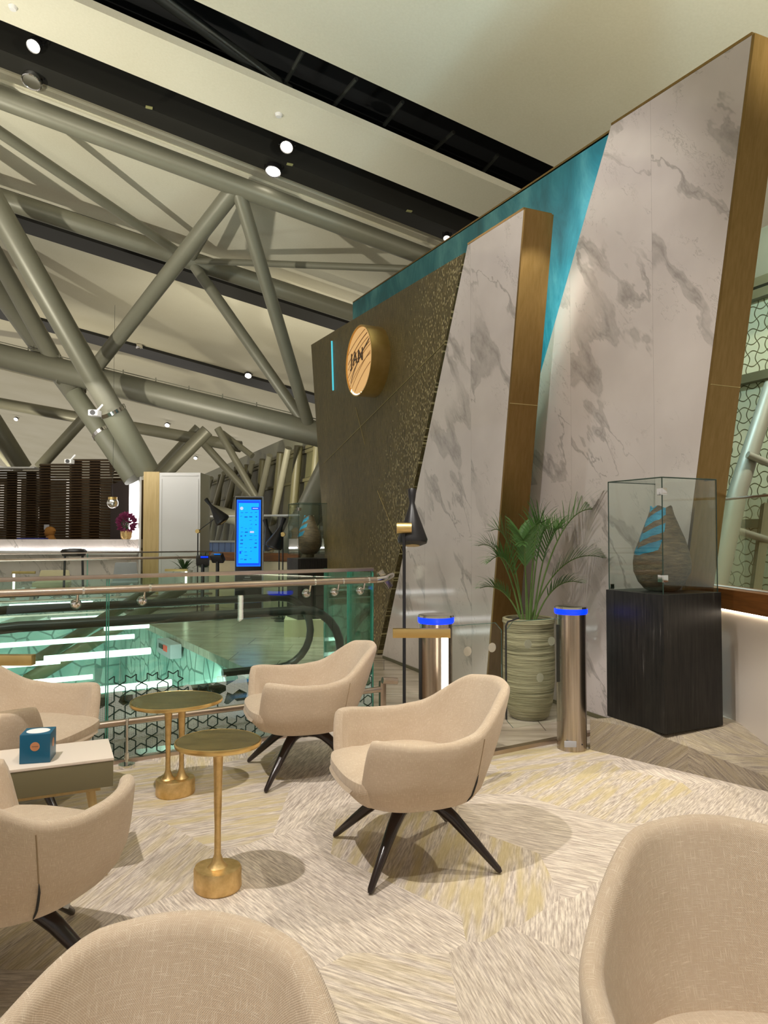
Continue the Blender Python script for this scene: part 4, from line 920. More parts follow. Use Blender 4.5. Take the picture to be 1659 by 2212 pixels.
# ================================================================ ARMCHAIRS
def sstep(a, b, x):
    t = max(0.0, min(1.0, (x-a)/(b-a))); return t*t*(3-2*t)
def rim_h(al):   # rim height against angle from the front (degrees)
    if al < 90: h = .395 + (  .612-.395)*sstep(33, 46, al)
    else: h = .612
    h -= .018*sstep(50, 80, al)*(1-sstep(95, 115, al))
    h += .145*sstep(110, 147, al) + .02*sstep(135, 180, al); return h
def plan_r(a):
    c, s = math.cos(a), math.sin(a); ax = .365 if c > 0 else .335; ay = .375; n = 3.0 if c > 0 else 2.25
    return 1.0/((abs(c)/ax)**n + (abs(s)/ay)**n)**(1/n)
def chair_shell():
    NP = 160; bm = bmesh.new(); uvl = bm.loops.layers.uv.new('UVMap'); rings = []
    for k in range(NP):
        a = 2*PI*k/NP; a2 = a if a <= PI else a - 2*PI; al = abs(math.degrees(a2)); R = plan_r(a); H = rim_h(al); dx, dy = math.cos(a), math.sin(a)
        back = sstep(85, 160, al); front = 1 - sstep(28, 52, al)
        def P(rf, z, inward=0.0):
            r = R*rf - inward; x, y = dx*r, dy*r
            lean = .12*back*max(0, z-.40)/.38; x -= lean
            y *= 1 - .07*back*max(0, z-.58)/.2
            return Vector((x, y, z))
        t = .052 + .0*back
        prof = [P(.0, .288), P(.45, .286), P(.68, .290), P(.80, .310), P(.885, .348), P(.94, .40 if front < .5 else .382)]
        zs = [.0, .25, .5, .75]
        z0, z1 = .42, H-.028
        if front < .999:
            for q in zs[1:] + [1.0]:
                z = prof[5].z + (max(z1, prof[5].z+.012)-prof[5].z)*q; u = (z-.40)/.2
                prof.append(P(min(1.0, .94+.06*min(1, max(0, u))**.7), z))
        else:
            for q in (.25, .5, .75, 1.0):
                z = prof[5].z + (H-.024-prof[5].z)*q; prof.append(P(.94+.045*q**.6, z))
        top = prof[-1]; rf = (.94+.06*min(1, max(0, (z1-.40)/.2))**.7) if front < .999 else .985
        prof += [P(rf, H-.012, .004), P(rf, H-.002, .014), P(rf, H, .026), P(rf, H-.003, .038), P(rf, H-.013, .048), P(rf, H-.03, .052)]
        zi = .405
        if H-.03 > zi+.01:
            for q in (.25, .5, .75, 1.0):
                z = (H-.03) + (zi-(H-.03))*q; u = (z-.40)/.2; r_ = (.94+.06*min(1, max(0, u))**.7); prof.append(P(max(.84, r_-.08*q), z, .056))
        else:
            for q in (.25, .5, .75, 1.0): prof.append(P(rf, H-.03-.006*q, .052+.03*q))
        prof += [P(.5, .40), P(.0, .40)]
        rings.append(prof)
    m = len(rings[0]); V = []
    for k in range(NP):
        V.append([bm.verts.new(p) for p in rings[k]])
    us = [0.0]
    for k in range(NP): us.append(us[-1] + (rings[k][9]-rings[(k+1) % NP][9]).length)
    vs_ = [0.0]; ref = rings[NP//2]
    for j in range(m-1): vs_.append(vs_[-1] + (ref[j]-ref[j+1]).length)
    for k in range(NP):
        k2 = (k+1) % NP
        for j in range(m-1):
            f = bm.faces.new((V[k][j], V[k2][j], V[k2][j+1], V[k][j+1]))
            for lp, (uu, vv) in zip(f.loops, ((us[k], vs_[j]), (us[k+1], vs_[j]), (us[k+1], vs_[j+1]), (us[k], vs_[j+1]))): lp[uvl].uv = (uu, vv)
    bmesh.ops.remove_doubles(bm, verts=[v[0] for v in V] + [v[-1] for v in V], dist=1e-4)
    return bm
def cushion():
    bm = bmesh.new(); uvl = bm.loops.layers.uv.new('UVMap'); NP = 72; prof = [(0, .455), (.3, .456), (.55, .453), (.68, .446), (.745, .434), (.772, .425), (.778, .398), (.757, .366), (.716, .34), (.66, .312)]; V = []
    for k in range(NP):
        a = 2*PI*k/NP; R = plan_r(a)*(1.0 + .285*(1-sstep(36, 52, abs(math.degrees(a if a <= PI else a-2*PI))))); V.append([bm.verts.new((math.cos(a)*R*r - .01, math.sin(a)*R*r, z - .012*max(0, -math.cos(a))*r - (.02*(1-sstep(24, 50, abs(math.degrees(a if a <= PI else a-2*PI)))) if z < 0 else 0))) for r, z in prof])
    for k in range(NP):
        for j in range(len(prof)-1):
            f = bm.faces.new((V[k][j], V[(k+1) % NP][j], V[(k+1) % NP][j+1], V[k][j+1]))
            for lp in f.loops: lp[uvl].uv = (lp.vert.co.x+3, lp.vert.co.y+3)
    bmesh.ops.remove_doubles(bm, verts=[v[0] for v in V], dist=1e-4); return bm
def shell_pt(a, z):   # point on the outer wall, for seams and slits
    al = abs(math.degrees(a if a <= PI else a-2*PI)); back = sstep(85, 160, al); u = (z-.40)/.2; H = rim_h(al)
    if z < .40:
        tab = [(.286, .45), (.290, .68), (.310, .80), (.348, .885), (.40, .94)]; rf = .6
        for (za, ra), (zb, rb) in zip(tab, tab[1:]):
            if za <= z <= zb: rf = ra + (rb-ra)*(z-za)/(zb-za)
    else: rf = .94+.06*min(1, max(0, u))**.7
    r = plan_r(a)*rf + .003; x, y = math.cos(a)*r, math.sin(a)*r; x -= .12*back*max(0, z-.40)/.38; y *= 1-.07*back*max(0, z-.58)/.2
    return Vector((x, y, z))
def make_chair():
    root = empty('lounge_chair', (0, 0, 0)); sh = obj('shell', chair_shell(), M['fabric'], root); obj('seat_cushion', cushion(), M['fabric'], root)
    for s in (1, -1):
        a = s*math.radians(118); bm = NB(); tube(bm, [shell_pt(a + s*.0, z) for z in (.315, .33, .35, .38, .41, .44)], [.001, .0035, .004, .004, .0035, .001], 6); obj('black_slit', bm, M['gasket'], sh)
        bm = NB(); tube(bm, [shell_pt(a, z) - Vector((math.cos(a), math.sin(a), 0))*.003 for z in (.44, .48, .52, .56, .59)], .0022, 6); obj('seam', bm, M['fabseam'], sh)
    sp = empty('swivel_base', (0, 0, 0)); sp.parent = root
    bm = NB(); lathe(bm, [(0, .289), (.085, .288), (.09, .27), (.07, .245), (.05, .225), (.03, .215), (0, .212)], 28); obj('hub', bm, M['leg'], sp)
    for k in range(4):
        a = PI/4 + k*PI/2; d = Vector((math.cos(a), math.sin(a), 0)); bm = NB()
        tube(bm, [d*.02+Vector((0, 0, .25)), d*.09+Vector((0, 0, .253)), d*.14+Vector((0, 0, .238)), d*.20+Vector((0, 0, .198)), d*.30+Vector((0, 0, .112)), d*.405+Vector((0, 0, .018)), d*.414+Vector((0, 0, .008))], [.034, .033, .031, .027, .021, .0135, .008], 16)
        obj('leg', bm, M['leg'], sp)
    return root
M['fabseam'] = simple('fabric_seam', S(150, 128, 100), .9)
ch0 = make_chair(); first = True
GA = 'beige lounge chairs around the gold side tables'
def place_chair(loc, face, legs, label):
    global first
    c = ch0 if first else copy_tree(ch0); first = False
    c.location = (loc[0], loc[1], 0); c.rotation_euler = (0, 0, math.radians(face)); tag(c, label, 'chair', GA)
    for q in bpy.data.objects:
        if q.parent == c and q.name.startswith('swivel_base'): q.rotation_euler = (0, 0, math.radians(legs-face))
    return c
place_chair((.13, 3.32), 198, 198, 'beige lounge chair right of the front gold table, in full view')
place_chair((-.49, 4.47), 198, 200, 'beige lounge chair next to the glass balustrade, behind the one in full view')
place_chair((-1.93, 3.86), -8, 10, 'beige lounge chair at the left edge behind the white block table')
place_chair((-1.25, 2.39), 72, 36, 'beige lounge chair at the left edge seen from behind, in front of the white table')
place_chair((-.375, .885), 262, 226, 'beige lounge chair whose back fills the bottom left corner')
place_chair((.74, 1.33), 265, 230, 'beige lounge chair whose back rises at the bottom right corner')
# care tag on the rear left chair's leg
bm = NB(); box(bm, (0, 0, 0), (.035, .002, .03)); o = obj('care_tag', bm, M['paper'], None, smooth=False); o.location = D(143, 1955, 2.715); o.rotation_euler = (-.5, .3, .1); o.scale = (.7, 1, .7); tag(o, 'small white tag on the leg of the chair at the left edge', 'tag')

# ================================================================ GOLD TABLES
def gold_table(loc, zt, rt, legs, label, sq=1.0, rb=.092, hb=.09):
    root = empty('side_table', loc, 0, label, 'table')
    rnd = random.Random(int(rt*1000)); ph = rnd.random()*6
    wob = lambda a, z: 1 + .035*math.sin(2*a+ph) + .025*math.sin(3*a+1.3*ph)
    bm = NB(); lathe(bm, [(0, zt-.026), (rt*.9, zt-.026), (rt*.985, zt-.018), (rt, zt-.008), (rt*.992, zt), (rt*.97, zt+.001), (rt*.962, zt-.002), (0, zt-.002)], 72, fn=wob); obj('tabletop_rim', bm, M['gold'], root)
    bm = NB(); lathe(bm, [(0, zt-.0015), (rt*.958, zt-.0015), (rt*.955, zt), (0, zt+.0002)], 72, fn=wob); obj('tabletop', bm, M['tabletop'], root)
    for (lx, ly) in legs:
        bm = NB(); lathe(bm, [(.0, hb-.005), (.04, hb), (.024, hb+.018), (.0135, hb+.05), (.0125, hb+.16), (.0155, (zt+hb)/2), (.0165, zt-.16), (.02, zt-.07), (.027, zt-.026), (0, zt-.026)], 24, c=(lx, ly, 0), fn=lambda a, z: 1+.06*math.sin(2*a)); obj('leg', bm, M['goldcast'], root)
    bm = NB(); lathe(bm, [(0, 0), (rb*.97, 0), (rb*1.02, .01), (rb, hb*.5), (rb*1.01, hb-.012), (rb*.96, hb-.002), (rb*.5, hb), (0, hb)], 56, fn=lambda a, z: 1+.06*math.sin(2*a+ph)+.03*math.sin(3*a)); obj('base', bm, M['goldcast'], root)
    return root
gold_table((-.684, 3.01, 0), .604, .172, [(0, 0)], 'smaller gold side table with one stem, in front')
gold_table((-1.17, 4.09, 0), .525, .245, [(-.035, -.02), (.035, .0)], 'larger gold side table with two stems, nearer the balustrade', rb=.10)

# ================================================================ WHITE BLOCK TABLE AND TISSUE BOX
Ht = .5; fr = G(246, 1635, Ht); bk = G(230, 1600, Ht); flp = G(24, 1662, Ht); dxl = (fr-flp).normalized(); dyb = (bk-fr).normalized(); dyb = (dyb - dxl*dyb.dot(dxl)).normalized()
tb = empty('block_table', (fr - dxl*.4 + dyb*.15) * 1, math.atan2(dxl.y, dxl.x), 'low white block table with olive grey sides carrying the tissue box', 'table'); tb.location.z = 0
bm = NB(); box(bm, (0, 0, Ht-.006), (.8, .32, .012), bev=.003); obj('top', bm, M['tabwhite'], tb)
bm = NB(); box(bm, (0, 0, Ht-.012-.055), (.796, .316, .108), bev=.004); obj('body', bm, M['tabgrey'], tb)
bm = NB(); box(bm, (0, 0, Ht-.132), (.70, .25, .02)); obj('underframe', bm, M['lightwood'], tb, smooth=False)
for sx in (-1, 1):
    for sy in (-1, 1):
        bm = NB(); tube(bm, [(sx*.31, sy*.10, Ht-.14), (sx*.37, sy*.13, .0)], [.02, .012], 10); obj('leg', bm, M['lightwood'], tb)
tc = G(82, 1640, Ht); rzt = math.atan2(dxl.y, dxl.x) + .02
tx = empty('tissue_box', (tc.x, tc.y, Ht+.001), rzt - .22, 'cube shaped blue tissue box with copper discs on the white block table', 'tissue box'); a = .118
bm = NB(); box(bm, (0, 0, a/2), (a, a, a), bev=.0015); obj('carton', bm, M['tissue_blue'], tx)
bm = NB(); lathe(bm, [(0, 0), (.046, 0), (.046, .0008), (0, .0008)], 40); o = obj('tissue_opening', bm, M['paper'], tx); o.location = (0, 0, a); o.scale = (1, .9, 1)
for (x, y, rz2) in ((0, -a/2, 0), (a/2, 0, PI/2)):
    bm = NB(); lathe(bm, [(0, 0), (.0185, 0), (.0185, .0008), (0, .0008)], 36); o = obj('copper_disc', bm, M['copper'], tx); o.location = (x, y, a*.58); o.rotation_euler = (PI/2, 0, rz2)
bm = NB()
for k, x in enumerate([-.010, -.0075, -.0045, -.001, .002, .005, .008, .011]): tube(bm, [(x, 0, -.0015), (x+.001, 0, .0022 if k % 2 else .0012)], .0005, 4)
tube(bm, [(-.012, 0, 0), (.013, 0, .0005)], .0004, 4)
o = obj('disc_mark', bm, M['signtext'], tx); o.location = (0, -a/2-.0012, a*.58)

# ================================================================ BRASS BAR LAMPS
def bar_lamp(loc, L, zt, label, flip=1):
    root = empty('bar_lamp', loc, 0, label, 'lamp'); bm = NB(); box(bm, (-flip*(L/2-.03), 0, zt-.024), (L, .045, .048), bev=.002); obj('brass_bar', bm, M['gold'], root)
    bm = NB(); lathe(bm, [(0, zt-.355), (.017, zt-.352), (.019, zt-.34), (.019, zt-.052), (0, zt-.052)], 20); obj('glow_tube', bm, M['lamp_glow'], root)
    bm = NB(); lathe(bm, [(0, zt-.358), (.01, zt-.358), (.008, .02), (.085, .015), (.09, 0), (0, 0)], 32); obj('stand', bm, M['gold'], root); return root
bar_lamp((.333, 3.98, 0), .315, .935, 'brass bar lamp with a glowing tube behind the chair in full view')
bl = bar_lamp((-2.02, 3.42, 0), .40, .885, 'brass bar lamp reaching in from the left edge', -1)

# ================================================================ CONE FLOOR LAMPS
def cone_lamp(loc, rz, h, label, tilt=-12, arm=.0, group=None, drop=0):
    root = empty('cone_lamp', loc, math.radians(rz), label, 'floor lamp', group)
    bm = NB(); lathe(bm, [(0, 0), (.14, 0), (.14, .012), (.02, .018), (.011, .03), (.011, h-.26), (0, h-.26)], 28); obj('pole', bm, M['black'], root)
    bm = NB(); tube(bm, [(0, -.05, h-.235), (0, .05, h-.235)], .038, 24); obj('brass_joint', bm, M['gold'], root)
    if arm: bm = NB(); tube(bm, [(0, 0, h-.235), (arm, 0, h-.235+arm*.75)], .008, 8); obj('arm', bm, M['black'], root)
    bm = NB(); lathe(bm, [(0, .30), (.026, .30), (.030, .29), (.024, .24), (.018, .20), (.026, .165), (.105, -.06), (.098, -.085), (.06, -.10), (0, -.10)], 40)
    s = obj('shade', bm, M['black'], root); s.scale = (1.4,)*3 if group else (1,)*3; s.location = (arm + (-.09 if not arm else .0), .0 if arm else .06, h-.235+arm*.75-.02); s.rotation_euler = (0, math.radians(tilt), 0)
    bm = NB(); lathe(bm, [(0, -.101), (.05, -.101), (.05, -.104), (0, -.104)], 20); obj('inner_disc', bm, M['gold'], s); return root
cone_lamp((.137, 4.92, 0), -90, 1.73, 'tall black cone floor lamp with brass joint in front of the marble slab', tilt=-10)
GF = 'black cone floor lamps in the far lounge'
def far_lamp(px, yb_, Y, h, label, tilt, arm):
    p = D(px, yb_, Y); cone_lamp((p.x, p.y, 0), 0, h, label, tilt, arm, GF)
far_lamp(427, 1200, 13.6, 1.95-.20, 'black cone lamp on an arm in front of the white portal panel', -38, .40)
far_lamp(603, 1200, 12.6, 1.86-.18, 'far black cone lamp on the left of the pair beside the kiosk', -14, -.15)
far_lamp(611, 1200, 12.2, 1.86-.17, 'far black cone lamp on the right of the pair beside the kiosk', 20, -.12)

# ================================================================ KIOSK
k0 = D(538.5, 1155, 13.5); kz = empty('screen_kiosk', (k0.x, k0.y, 0), .16, 'free standing screen kiosk glowing blue beyond the handrail', 'kiosk'); kh, kw = 2.17, .53
bm = NB(); box(bm, (0, 0, kh/2+.02), (kw, .09, kh-.04), bev=.03); obj('frame', bm, M['ltgrey'], kz)
bm = NB(); box(bm, (-.01, -.047, kh/2+.02), (kw-.045, .006, kh-.09), bev=.002); obj('front_glass', bm, M['black'], kz)
M['scr_b'] = simple('screen_border', (0, .05, .8), .3, emit=(.0, .06, 1), es=1.0); M['scr_b2'] = simple('screen_border_light', (0, .05, .8), .3, emit=(.0, .17, 1), es=1.1)
M['scr_c'] = simple('screen_cyan', (0, .4, .9), .3, emit=(.0, .36, .95), es=1.0); M['scr_t'] = simple('screen_marks', (0, .1, .5), .4, emit=(.0, .13, .55), es=.8); M['scr_w'] = simple('screen_marks_light', (.6, .7, 1), .4, emit=(.45, .5, .95), es=.9)
zc = kh-.62-.07; sw, sh_ = .44, 1.24
bm = NB(); box(bm, (-.01, -.052, zc), (sw, .003, sh_)); sc0 = obj('screen', bm, M['scr_b2'], kz, smooth=False)
bm = NB(); box(bm, (-.01, -.0545, zc), (sw-.035, .002, sh_-.05)); obj('screen_border', bm, M['scr_b'], sc0, smooth=False)
bm = NB(); box(bm, (-.01, -.0565, zc), (sw-.07, .002, sh_-.12)); obj('screen_page', bm, M['scr_c'], sc0, smooth=False)
def mark(x, z, w, h, mat): bm_ = NB(); box(bm_, (x-.01, -.0585, zc+z), (w, .0015, h)); return bm_
marks = []
rk = random.Random(11); bmt = NB()
for r in range(13):
    for cx in (-.13, -.05, .04, .13):
        if rk.random() < .72:
            w = rk.uniform(.025, .06); h = rk.choice([.008, .010, .022]); z = .38 - r*.072 + rk.uniform(-.01, .01)
            box(bmt, (cx-.01+rk.uniform(-.01, .01), -.0585, zc+z), (w, .0015, h))
obj('screen_marks', bmt, M['scr_t'], sc0, smooth=False)
bmt = NB(); box(bmt, (.11, -.0585, zc+.46), (.14, .0015, .05)); box(bmt, (-.16, -.0585, zc-.36), (.03, .0015, .05)); obj('screen_banner', bmt, M['scr_b'], sc0, smooth=False)
bmt = NB(); box(bmt, (.11, -.060, zc+.46), (.10, .0015, .014)); box(bmt, (.05, -.060, zc+.02), (.075, .0015, .035)); tube(bmt, [(-.14, -.0585, zc+.46), (-.14, -.060, zc+.46)], .03, 20); obj('screen_logo', bmt, M['scr_w'], sc0, smooth=False)
bm = NB(); box(bm, (-.03, -.052, .66), (.1, .003, .02)); box(bm, (-.03, -.052, .62), (.15, .003, .008)); obj('maker_plate', bm, M['ltgrey'], kz, smooth=False)

# ================================================================ RECEPTION, PORTAL, LOUVRES
c0, c1 = D(-120, 1165, 17.0), D(297, 1165, 17.0); ztop = c0.z
rc = empty('reception_counter', ((c0.x+c1.x)/2, 17.3, 0), 0, 'long backlit white marble reception counter on the far left', 'counter'); Lc = c1.x-c0.x
bm = NB(); box(bm, (0, 0, ztop-.11), (Lc, .5, .22)); obj('upper_band', bm, M['marble_small'], rc, smooth=False)
bm = NB(); box(bm, (0, -.18, ztop-.235), (Lc, .1, .02)); obj('led_band', bm, M['white_glow'], rc, smooth=False)
bm = NB(); box(bm, (0, .05, (ztop-.25)/2), (Lc, .42, ztop-.25)); obj('lower_front', bm, M['marble_small'], rc, smooth=False)
bm = NB(); box(bm, (0, -.25, ztop-.31), (Lc, .22, .09)); obj('shelf', bm, M['white'], rc, smooth=False)
bm = NB(); box(bm, (0, -.25, ztop-.265), (Lc, .12, .003)); obj('led_shelf', bm, M['white_glow'], rc, smooth=False)
# portal
pt = empty('portal', (0, 0, 0), 0, 'tall white portal block with beige side and a lit inner edge', 'partition')
def pbox(nm, x0, x1, Y, dep, y_top, mat, z0=0):
    a, b = D(x0, 1155, Y), D(x1, 1155, Y); zt = D(x0, y_top, Y).z; bm = NB(); box(bm, ((a.x+b.x)/2, Y+dep/2, (zt+z0)/2), (b.x-a.x, dep, zt-z0)); return obj(nm, bm, M[mat], pt, smooth=False)
pbox('beige_side', 309, 343, 16.2, .9, 1019, 'lightwood'); wp = pbox('white_panel', 343.4, 432, 16.2, .9, 1021, 'white')
a, b = D(348, 1155, 16.2), D(427, 1155, 16.2); bm = NB()
for x in (a.x, b.x): box(bm, (x, 16.193, 1.4), (.02, .012, 2.6))
zt_ = D(348, 1027, 16.2).z; box(bm, ((a.x+b.x)/2, 16.193, zt_), (b.x-a.x, .012, .02)); obj('panel_moulding', bm, M['white'], pt, smooth=False)
a = D(286, 1155, 17.6); zt_ = D(286, 1030, 17.6).z; bm = NB(); box(bm, (a.x, 17.6, (zt_+1.3)/2), (.16, .05, zt_-1.3)); obj('lit_edge', bm, M['white_glow'], pt, smooth=False)
a2 = D(304, 1155, 17.0); zt_ = D(304, 1020, 17.0).z; bm = NB(); prism(bm, [(a2.x, 16.9, 0), (a2.x, 16.9, zt_), (a.x+.1, 17.58, zt_-.05), (a.x+.1, 17.58, 0)], (.04, 0, 0)); obj('inner_reveal', bm, M['white'], pt, smooth=False)
settle(pt, (D(370, 1155, 16.2).x, 16.2, 0))
bp = empty('screen_wall', (0, 0, 0), 0, 'dark brown slanted partition beside the lit portal edge', 'partition'); a, b = D(238, 1155, 18.2), D(280, 1155, 17.7)
bm = NB(); prism(bm, [(a.x, 18.2, 0), (b.x, 17.7, 0), (b.x, 17.7, D(280, 1030, 17.7).z), (a.x, 18.2, D(238, 1048, 18.2).z)], (0, .08, 0)); obj('board', bm, M['screenbrown'], bp, smooth=False); settle(bp, (a.x, 18.2, 0))
# louvre screens
GL = 'brown louvre screens behind the reception'
def louvre(x0, x1, ytop, Y, n, label, boards=()):
    a, b = D(x0, 1155, Y), D(x1, 1155, Y); zt = D(x0, ytop, Y).z; root = empty('louvre_screen', ((a.x+b.x)/2, Y, 0), 0, label, 'louvre screen', GL); w = b.x-a.x
    bm = NB(); dz = (zt-.9)/n
    for i in range(n): box(bm, (0, 0, .9 + (i+.5)*dz), (w, .10, dz*.48), (Vector((1, 0, .0)), Vector((0, .94, .34)), Vector((0, -.34, .94))))
    obj('slats', bm, M['screenwood'], root, smooth=False)
    for x in boards:
        p = D(x, 1155, Y); bm = NB(); box(bm, (p.x-(a.x+b.x)/2, .1, (zt+.0)/2), (.26, .05, zt)); obj('upright_board', bm, M['screenbrown'], root, smooth=False)
louvre(-60, 95, 1016, 19.6, 34, 'leftmost brown louvre screen behind the reception', (20, 62))
louvre(84, 156, 1001, 19.0, 34, 'narrow brown louvre screen in the middle behind the reception', (92,))
louvre(150, 244, 991, 18.6, 36, 'tallest brown louvre screen, right of the other two', (160, 200))
louvre(236, 300, 998, 20.4, 30, 'brown louvre screen half hidden by the slanted partition', ())
# warm wall behind them with glowing slots
a, b = D(-300, 1155, 21.6), D(310, 1155, 21.6)
bm = NB(); box(bm, ((a.x+b.x)/2, 21.8, 1.55), (b.x-a.x, .1, 3.1)); tag(obj('wall_back', bm, simple('back_wall_brown', S(88, 70, 44), .7), smooth=False), kind='structure')
for k, (px, w, z0, z1) in enumerate([(40, .1, .9, 3.1), (92, .26, .8, 2.3), (146, .1, .9, 3.1), (205, .28, 1.0, 2.9), (3, .1, 1.6, 3.0)]):
    p = D(px, 1155, 21.6); bm = NB(); box(bm, (0, 0, 0), (w, .03, z1-z0)); o = obj('lit_slot', bm, simple('slot_glow', (1, .95, .85), .5, emit=(1, .9, .78), es=1.1) if 'slot_glow' not in bpy.data.materials else bpy.data.materials['slot_glow'], smooth=False); o.location = (p.x, 21.6, (z0+z1)/2); tag(o, 'bright upright slot glimpsed through the louvre screens, %s' % ['over the left screen', 'right of the left screen', 'behind the middle screen', 'behind the tallest screen', 'at the left picture edge'][k], 'light', 'lit slots behind the louvres')
# white soffit over the left louvre
a, b = D(-120, 1155, 19.2), D(78, 1155, 19.2); zz = D(0, 1011, 19.2).z; bm = NB(); box(bm, (0, 0, 0), (b.x-a.x, .5, .04)); o = obj('soffit_strip', bm, M['white'], smooth=False); o.location = ((a.x+b.x)/2, 19.3, zz); tag(o, 'thin white strip on top of the leftmost louvre screen', 'strip')
# flowers on the counter
p = D(274, 1165, 17.2); fv = empty('flower_vase', (p.x, 17.15, ztop+.001), 0, 'small gold vase with purple flowers at the right end of the reception counter', 'flower vase')
bm = NB(); lathe(bm, [(0, 0), (.10, 0), (.125, .05), (.135, .16), (.13, .20), (.11, .20), (0, .18)], 24); obj('vase', bm, M['goldcast'], fv)
bm = NB(); rf = random.Random(4)
for i in range(150):
    v = Vector((rf.gauss(0, 1), rf.gauss(0, 1), rf.gauss(0, 1))).normalized(); c = Vector((v.x*.16, v.y*.13, .38+v.z*.18))*1.0; d = (v + Vector((0, 0, .3))).normalized(); s = d.cross(Vector((rf.random(), rf.random(), rf.random()))).normalized()
    for q in (0, 1):
        s2 = s if q == 0 else d.cross(s); vv = [bm.verts.new(c+w) for w in (s2*.02, d*.06+s2*.028, d*.11, d*.06-s2*.028, -s2*.02)]; bm.faces.new(vv)
obj('petals', bm, M['purple'], fv)
bm = NB()
for i in range(9): tube(bm, [(0, 0, .15), (rf.uniform(-.1, .1), rf.uniform(-.08, .08), .4)], .006, 5)
obj('stems', bm, M['leafdark'], fv)
# pendant globe
p = D(243, 1087, 16.6); pg = empty('pendant_globe', p, 0, 'small chrome glass pendant globe hanging over the reception', 'lamp'); bm = NB(); bmesh.ops.create_uvsphere(bm, u_segments=24, v_segments=16, radius=.13); obj('globe', bm, M['chrome'], pg)
bm = NB(); lathe(bm, [(0, .05), (.1, .05), (.1, .14), (0, .14)], 20); obj('cap', bm, M['gold'], pg); bm = NB(); tube(bm, [(0, 0, .14), (0, 0, 4.6)], .003, 6); obj('cord', bm, M['black'], pg)

